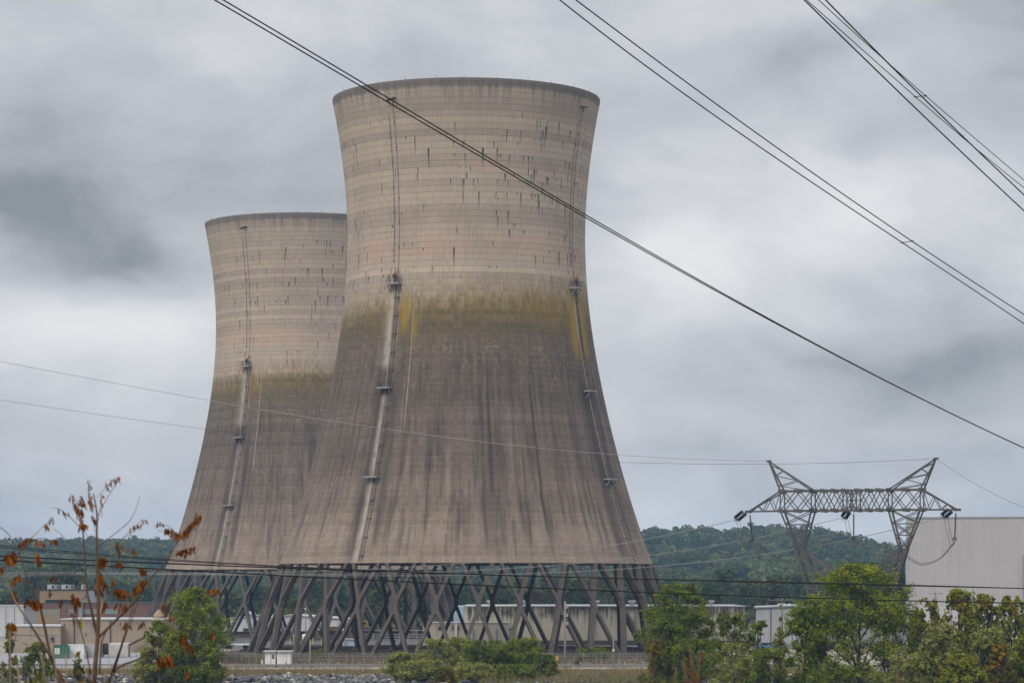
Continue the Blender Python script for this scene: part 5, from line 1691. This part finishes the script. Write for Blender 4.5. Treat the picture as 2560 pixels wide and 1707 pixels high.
blades('dry_grass', 'dry orange and green grass strip between the road and the stones', 52000, (-95, 60), (440, 477), .25, .8, .05, G_dry, 71)
blades('verge_grass', 'dry grass along the far side of the road', 16000, (-70, 60), (494, 512), .12, .4, .06, G_dry, 72)
blades('basin_weeds', 'tan weeds growing around the feet of the nearer tower', 16000, (-62, 42), (512, 600), .3, 1.3, .08, G_weed, 73)

blades('bank_weeds', 'green and tan weeds among the stones right of the willows', 15000, (-4, 26), (409, 441), .3, 1.1, .05, leaf_mat('bank weeds', (0.10, 0.105, 0.035), (0.24, 0.20, 0.11), (0.10, 0.14, 0.03), 0, .3, .2), 74)

# stones along the water
M_stone, g = new_mat('grey riprap stone')
P = g.coord()
rnd = S(g, g.n('ShaderNodeNewGeometry').outputs['Random Per Island'])
c = g.ramp(rnd, [(0, (0.03, 0.029, 0.031)), (.5, (0.085, 0.082, 0.082)), (.85, (0.15, 0.145, 0.14)), (1, (0.36, 0.35, 0.33))])
nn = g.noise(P, 3.0, 5, .7)
finish(g, g.gain(c, .6 + .8 * nn), .9, 0, g.bump(nn, .5, .1))
r = np.random.default_rng(81)
bm = bmesh.new()
bmesh.ops.create_icosphere(bm, subdivisions=1, radius=1)
bv = np.array([v.co[:] for v in bm.verts])
bf = np.array([[v.index for v in f.verts] for f in bm.faces])
bm.free()
Vs, Fs, n0 = [], [], 0
for i in range(5600):
    Y = r.uniform(404, 441)
    x_ = r.uniform(gx(-60, Y), gx(2560, Y)) if i % 6 == 0 else r.uniform(gx(-60, Y), gx(985, Y))
    s = r.uniform(.16, .46)
    v_ = bv * r.uniform(.65, 1.3, (len(bv), 1)) * s * np.array([r.uniform(.8, 1.5), r.uniform(.8, 1.4), r.uniform(.5, .95)])
    a_ = r.uniform(0, 6.28)
    v_ = v_ @ np.array([[math.cos(a_), math.sin(a_), 0], [-math.sin(a_), math.cos(a_), 0], [0, 0, 1]])
    Vs.append(v_ + np.array([x_, Y, ground_z(Y) + r.uniform(-.05, .35) + .35 * math.sin(x_ * .4) * math.sin(Y * .3)]))
    Fs.append(bf + n0)
    n0 += len(bv)
me = bpy.data.meshes.new('rubble')
me.from_pydata(np.concatenate(Vs).tolist(), [], np.concatenate(Fs).tolist())
tag(link('rubble', me, M_stone), 'broken grey and white stones along the water edge', 'rubble', None, 'stuff')


# ------------------------------------------------------------------ near plants on our own bank
M_stem = plain('red brown sapling bark', (0.10, 0.058, 0.036), .85, .35, 30.0)
M_stem2 = plain('pale dry stalk', (0.21, 0.15, 0.10), .85, .3, 30.0)
L_rust = leaf_mat('withered rust leaves', (0.030, 0.011, 0.006), (0.36, 0.125, 0.022), (0.10, 0.032, 0.012), 0.12, .25, 9.0)
L_lime = leaf_mat('fresh lime leaves', (0.13, 0.17, 0.015), (0.30, 0.33, 0.03), None, 0, .35, 9.0)
def sp(cx_, cy_, Y): return at(cx_ / 2.8156, 1150 + cy_ / 2.8156, Y)     # from the enlarged corner of the photo


def smooth(p, k=5):
    out = []
    for j in range(len(p) - 1):
        p0, p1, p2, p3 = p[max(j - 1, 0)], p[j], p[j + 1], p[min(j + 2, len(p) - 1)]
        for t in np.linspace(0, 1, k + 1)[:-1]:
            out.append(.5 * ((2 * p1) + (p2 - p0) * t + (2 * p0 - 5 * p1 + 4 * p2 - p3) * t * t + (3 * p1 - p0 - 3 * p2 + p3) * t ** 3))
    out.append(p[-1])
    return out


def leaflet(V, T, p, length, r, droop=1.0):
    """one curled leaflet hanging from p: two facets either side of a bent midrib"""
    d = Vector((r.normal() * .28, r.normal() * .4, -droop + r.normal() * .2)).normalized()
    s = d.cross(Vector((r.normal() * .4, 1, r.normal() * .3))).normalized()
    n = d.cross(s)
    L, W = length * r.uniform(.7, 1.25), length * r.uniform(.08, .17)
    curl = r.uniform(-.35, .35)
    mid = p + d * L * .5 + n * L * curl * .35
    tip = p + d * L * .96 + n * L * curl
    fold = n * W * r.uniform(.3, 1.0)
    t = r.uniform(0, 1)
    for sg in (-1, 1):
        e1 = p + d * L * .22 + s * W * .8 * sg + fold + n * L * curl * .1
        e2 = p + d * L * .62 + s * W * sg + fold + n * L * curl * .45
        V.append([p, e1, e2, mid])
        V.append([mid, e2, tip, tip - s * .0004 * sg])
        T += [t, t]


YS = 16.0
sap = empty('sapling', sp(690, 1240, YS) + Vector((0, 0, -2.6)), 'bare sapling with withered rust coloured leaves in the near left corner', 'sapling')
r = np.random.default_rng(91)
STEMS = [([(668, 2100), (664, 1568), (688, 1240), (692, 1000), (682, 700), (680, 560), (682, 380), (658, 235)], .0155, .003), ([(690, 1260), (640, 1040), (610, 900), (592, 600), (577, 450), (562, 400)], .0085, .003),
         ([(560, 2100), (450, 1568), (370, 1430), (310, 1150), (270, 1000), (200, 850), (146, 690), (132, 640)], .012, .0025), ([(372, 1410), (200, 1130), (100, 980), (42, 820), (56, 750)], .0075, .0025),
         ([(690, 1250), (830, 1110), (950, 990), (1042, 850), (1180, 700), (1246, 575)], .0085, .003), ([(700, 2100), (778, 1530), (980, 1395), (1110, 1290), (1190, 1170)], .0085, .003),
         ([(760, 1568), (840, 1340), (900, 1150), (950, 1000)], .005, .002), ([(700, 1500), (712, 1300), (730, 1240), (760, 1180)], .006, .003), ([(680, 1240), (720, 1000), (735, 860), (790, 640)], .006, .002),
         ([(640, 1500), (570, 1200), (480, 1060)], .004, .002), ([(262, 1000), (268, 820), (268, 670)], .004, .002), ([(800, 1490), (880, 1240), (940, 1090), (1000, 900)], .005, .002),
         ([(700, 600), (790, 530), (900, 440), (955, 350), (984, 255)], .0028, .001), ([(735, 640), (830, 575), (930, 505), (1030, 430)], .0028, .001), ([(560, 470), (480, 390), (390, 335)], .0026, .001),
         ([(640, 360), (622, 240), (640, 140)], .0026, .001), ([(690, 385), (755, 265), (842, 130)], .0026, .001), ([(562, 410), (548, 310), (498, 240)], .003, .001), ([(680, 480), (705, 340), (714, 240)], .0025, .001),
         ([(132, 650), (196, 575), (270, 500), (372, 412)], .0026, .001), ([(140, 650), (240, 560), (330, 555), (402, 600)], .0024, .001), ([(1244, 580), (1196, 470), (1108, 448)], .0028, .001),
         ([(1236, 590), (1330, 470), (1412, 385)], .0028, .001), ([(1190, 680), (1290, 640), (1372, 636)], .0026, .001), ([(0, 470), (60, 520), (95, 580), (150, 640)], .0026, .001), ([(820, 760), (840, 640), (832, 575)], .0026, .001),
         ([(590, 600), (500, 590), (430, 520), (372, 480)], .0022, .001)]
for i, (pl, r0, r1) in enumerate(STEMS):
    dy = (i * 37 % 11 - 5) * .05
    p = smooth([sp(a, b, YS + dy * min(1, j)) for j, (a, b) in enumerate(pl)], 4)
    MB(sap.location).tube(p, list(np.linspace(r0, r1, len(p))), 7).build('stem' if r0 > .0029 else 'twig', M_stem2 if i % 5 == 3 else M_stem, sap, True)
V, T = [], []
RACH = [((575, 430), (498, 245), 9, 44), ((650, 360), (622, 150), 8, 40), ((715, 330), (712, 245), 3, 50), ((742, 200), (840, 130), 7, 46), ((400, 345), (480, 400), 3, 62), ((345, 430), (380, 410), 3, 46), ((310, 460), (330, 470), 3, 60),
        ((130, 600), (215, 555), 8, 52), ((250, 565), (300, 590), 4, 58), ((360, 575), (402, 590), 3, 66), ((915, 500), (1030, 425), 5, 56), ((1110, 450), (1150, 460), 3, 40), ((1165, 500), (1255, 540), 12, 60), ((1280, 540), (1412, 385), 17, 62),
        ((1245, 660), (1372, 625), 10, 58), ((832, 590), (846, 660), 5, 60), ((55, 700), (110, 670), 9, 90), ((255, 670), (272, 720), 5, 66), ((690, 730), (730, 700), 8, 80), ((700, 800), (735, 900), 8, 66), ((880, 640), (980, 650), 4, 44),
        ((820, 730), (860, 740), 5, 60), ((990, 770), (1030, 800), 6, 66), ((945, 930), (1020, 860), 12, 72), ((820, 920), (900, 950), 9, 76), ((850, 1010), (880, 1040), 4, 66), ((680, 880), (700, 960), 5, 80), ((520, 970), (545, 1000), 5, 90),
        ((350, 930), (372, 940), 2, 60), ((360, 820), (380, 840), 2, 60), ((410, 1000), (420, 1010), 2, 66), ((85, 860), (130, 820), 4, 70), ((90, 930), (130, 1000), 5, 70), ((190, 1000), (280, 1010), 8, 80), ((730, 1030), (740, 1040), 2, 80),
        ((500, 1080), (560, 1140), 4, 60), ((870, 1170), (900, 1150), 5, 66), ((1000, 1150), (1010, 1160), 2, 80), ((540, 350), (585, 380), 12, 46), ((570, 270), (590, 330), 9, 44), ((630, 290), (655, 330), 6, 44), ((575, 440), (585, 480), 3, 80),
        ((60, 1160), (100, 1170), 5, 80), ((0, 740), (8, 790), 4, 60), ((1275, 1230), (1340, 1330), 6, 90), ((1105, 1420), (1215, 1400), 8, 84), ((1180, 1100), (1200, 1110), 3, 70), ((1140, 1030), (1165, 1050), 3, 70),
        ((790, 850), (800, 860), 3, 66), ((1460, 930), (1550, 920), 5, 66), ((1490, 1230), (1510, 1240), 3, 60), ((650, 400), (672, 440), 5, 46), ((1320, 1500), (1340, 1520), 3, 70)]
for a, b, n, ln in RACH:
    dy = r.uniform(-.25, .25)
    q0, q1 = sp(a[0], a[1] - 4, YS + dy), sp(b[0], b[1] - 4, YS + dy)
    MB(sap.location).tube(smooth([q0 + (q0 - q1) * .6 + Vector((0, 0, -.02)), q0, (q0 + q1) / 2 + Vector((0, 0, .012)), q1], 3), .0013, 5).build('twig', M_stem, sap, True)
    n = int(n * (3.2 if n > 6 else 2.3))
    for k in range(n):
        t = (k + r.uniform(.1, .9)) / n
        p = sp(a[0] + (b[0] - a[0]) * t + r.normal() * 9, a[1] + (b[1] - a[1]) * t + r.normal() * 10 - ln * .25, YS + dy + r.normal() * .04)
        leaflet(V, T, p, ln / 2.8156 / F * YS * .85, r)
quads('leaves', np.array([[list(q) for q in f] for f in V]) - np.array(sap.location), L_rust, sap, T)
V, T = [], []
for a, b in ((585, 1105), (575, 1130)): leaflet(V, T, sp(a, b, YS), 60 / 2.8156 / F * YS, r)
quads('green_leaf', np.array([[list(q) for q in f] for f in V]) - np.array(sap.location), L_lime, sap, T)


def near_weed(name, label, pts, Y, stem, leafm, n, ln, seed, droop=.6, spread=.1):
    r = np.random.default_rng(seed)
    base = at(pts[0][0], 1707, Y) + Vector((0, 0, -1.6))
    root = empty(name, base, label, 'weed', 'near weeds on our bank')
    V, T = [], []
    for px, py in pts:
        top = at(px, py, Y + r.normal() * .05)
        b0 = Vector((top.x + r.normal() * .12, Y, base.z))
        mid = b0.lerp(top, .6) + Vector((r.normal() * .05, 0, 0))
        p = smooth([b0, mid, top], 5)
        MB(base).tube(p, list(np.linspace(.008, .0025, len(p))), 6).build('stem', stem, root, True)
        for k in range(n):
            t = r.uniform(.35, 1.0)
            q = p[int(t * (len(p) - 1))] + Vector((r.normal() * spread * (1.2 - t), r.normal() * .05, r.normal() * .03))
            leaflet(V, T, q, ln, r, droop * r.choice([-1, 1]))
    quads('leaves', np.array([[list(q) for q in f] for f in V]) - np.array(base), leafm, root, T)
    return root
near_weed('red_weed', 'blurred red brown weed near the camera below the dark tree', [(1722, 1612), (1705, 1648), (1748, 1640), (1690, 1672)], 9.0, M_stem, leaf_mat('red brown seed heads', (0.10, 0.035, 0.020), (0.20, 0.075, 0.045)), 60, .030, 95, .5, .05)
near_weed('pale_stalk', 'pale dry stalks near the camera at the lower left', [(166, 1640), (100, 1625), (24, 1576), (130, 1600)], 12.5, M_stem2, leaf_mat('dry tan leaf', (0.14, 0.08, 0.04), (0.26, 0.15, 0.08)), 3, .05, 96, .6, .04)
near_weed('lime_weed', 'weed with bright lime leaves in the lower left corner', [(70, 1690), (45, 1672), (96, 1700)], 11.0, M_stem2, L_lime, 5, .06, 97, .3, .05)
near_weed('red_weed', 'single red stalk near the camera at the lower right', [(2244, 1668), (2254, 1690)], 9.5, M_stem, L_rust, 6, .028, 98, .5, .01)
near_weed('leafy_weed', 'tangle of dull green weeds close to the camera at the lower left corner', [(6, 1650), (40, 1640), (78, 1664), (112, 1652), (150, 1676), (215, 1668), (262, 1684)], 21.0, M_stem2, leaf_mat('dull green weed leaves', (0.05, 0.06, 0.015), (0.13, 0.14, 0.03), (0.16, 0.09, 0.03), 0, .35, 4.0), 26, .085, 101, .35, .13)
near_weed('brown_weed', 'blurred brown weeds close to the camera at the bottom edge under the sapling', [(300, 1690), (352, 1676), (398, 1692), (560, 1694)], 13.0, M_stem, leaf_mat('brown weed leaves', (0.06, 0.030, 0.015), (0.19, 0.10, 0.04)), 14, .045, 102, .5, .06)
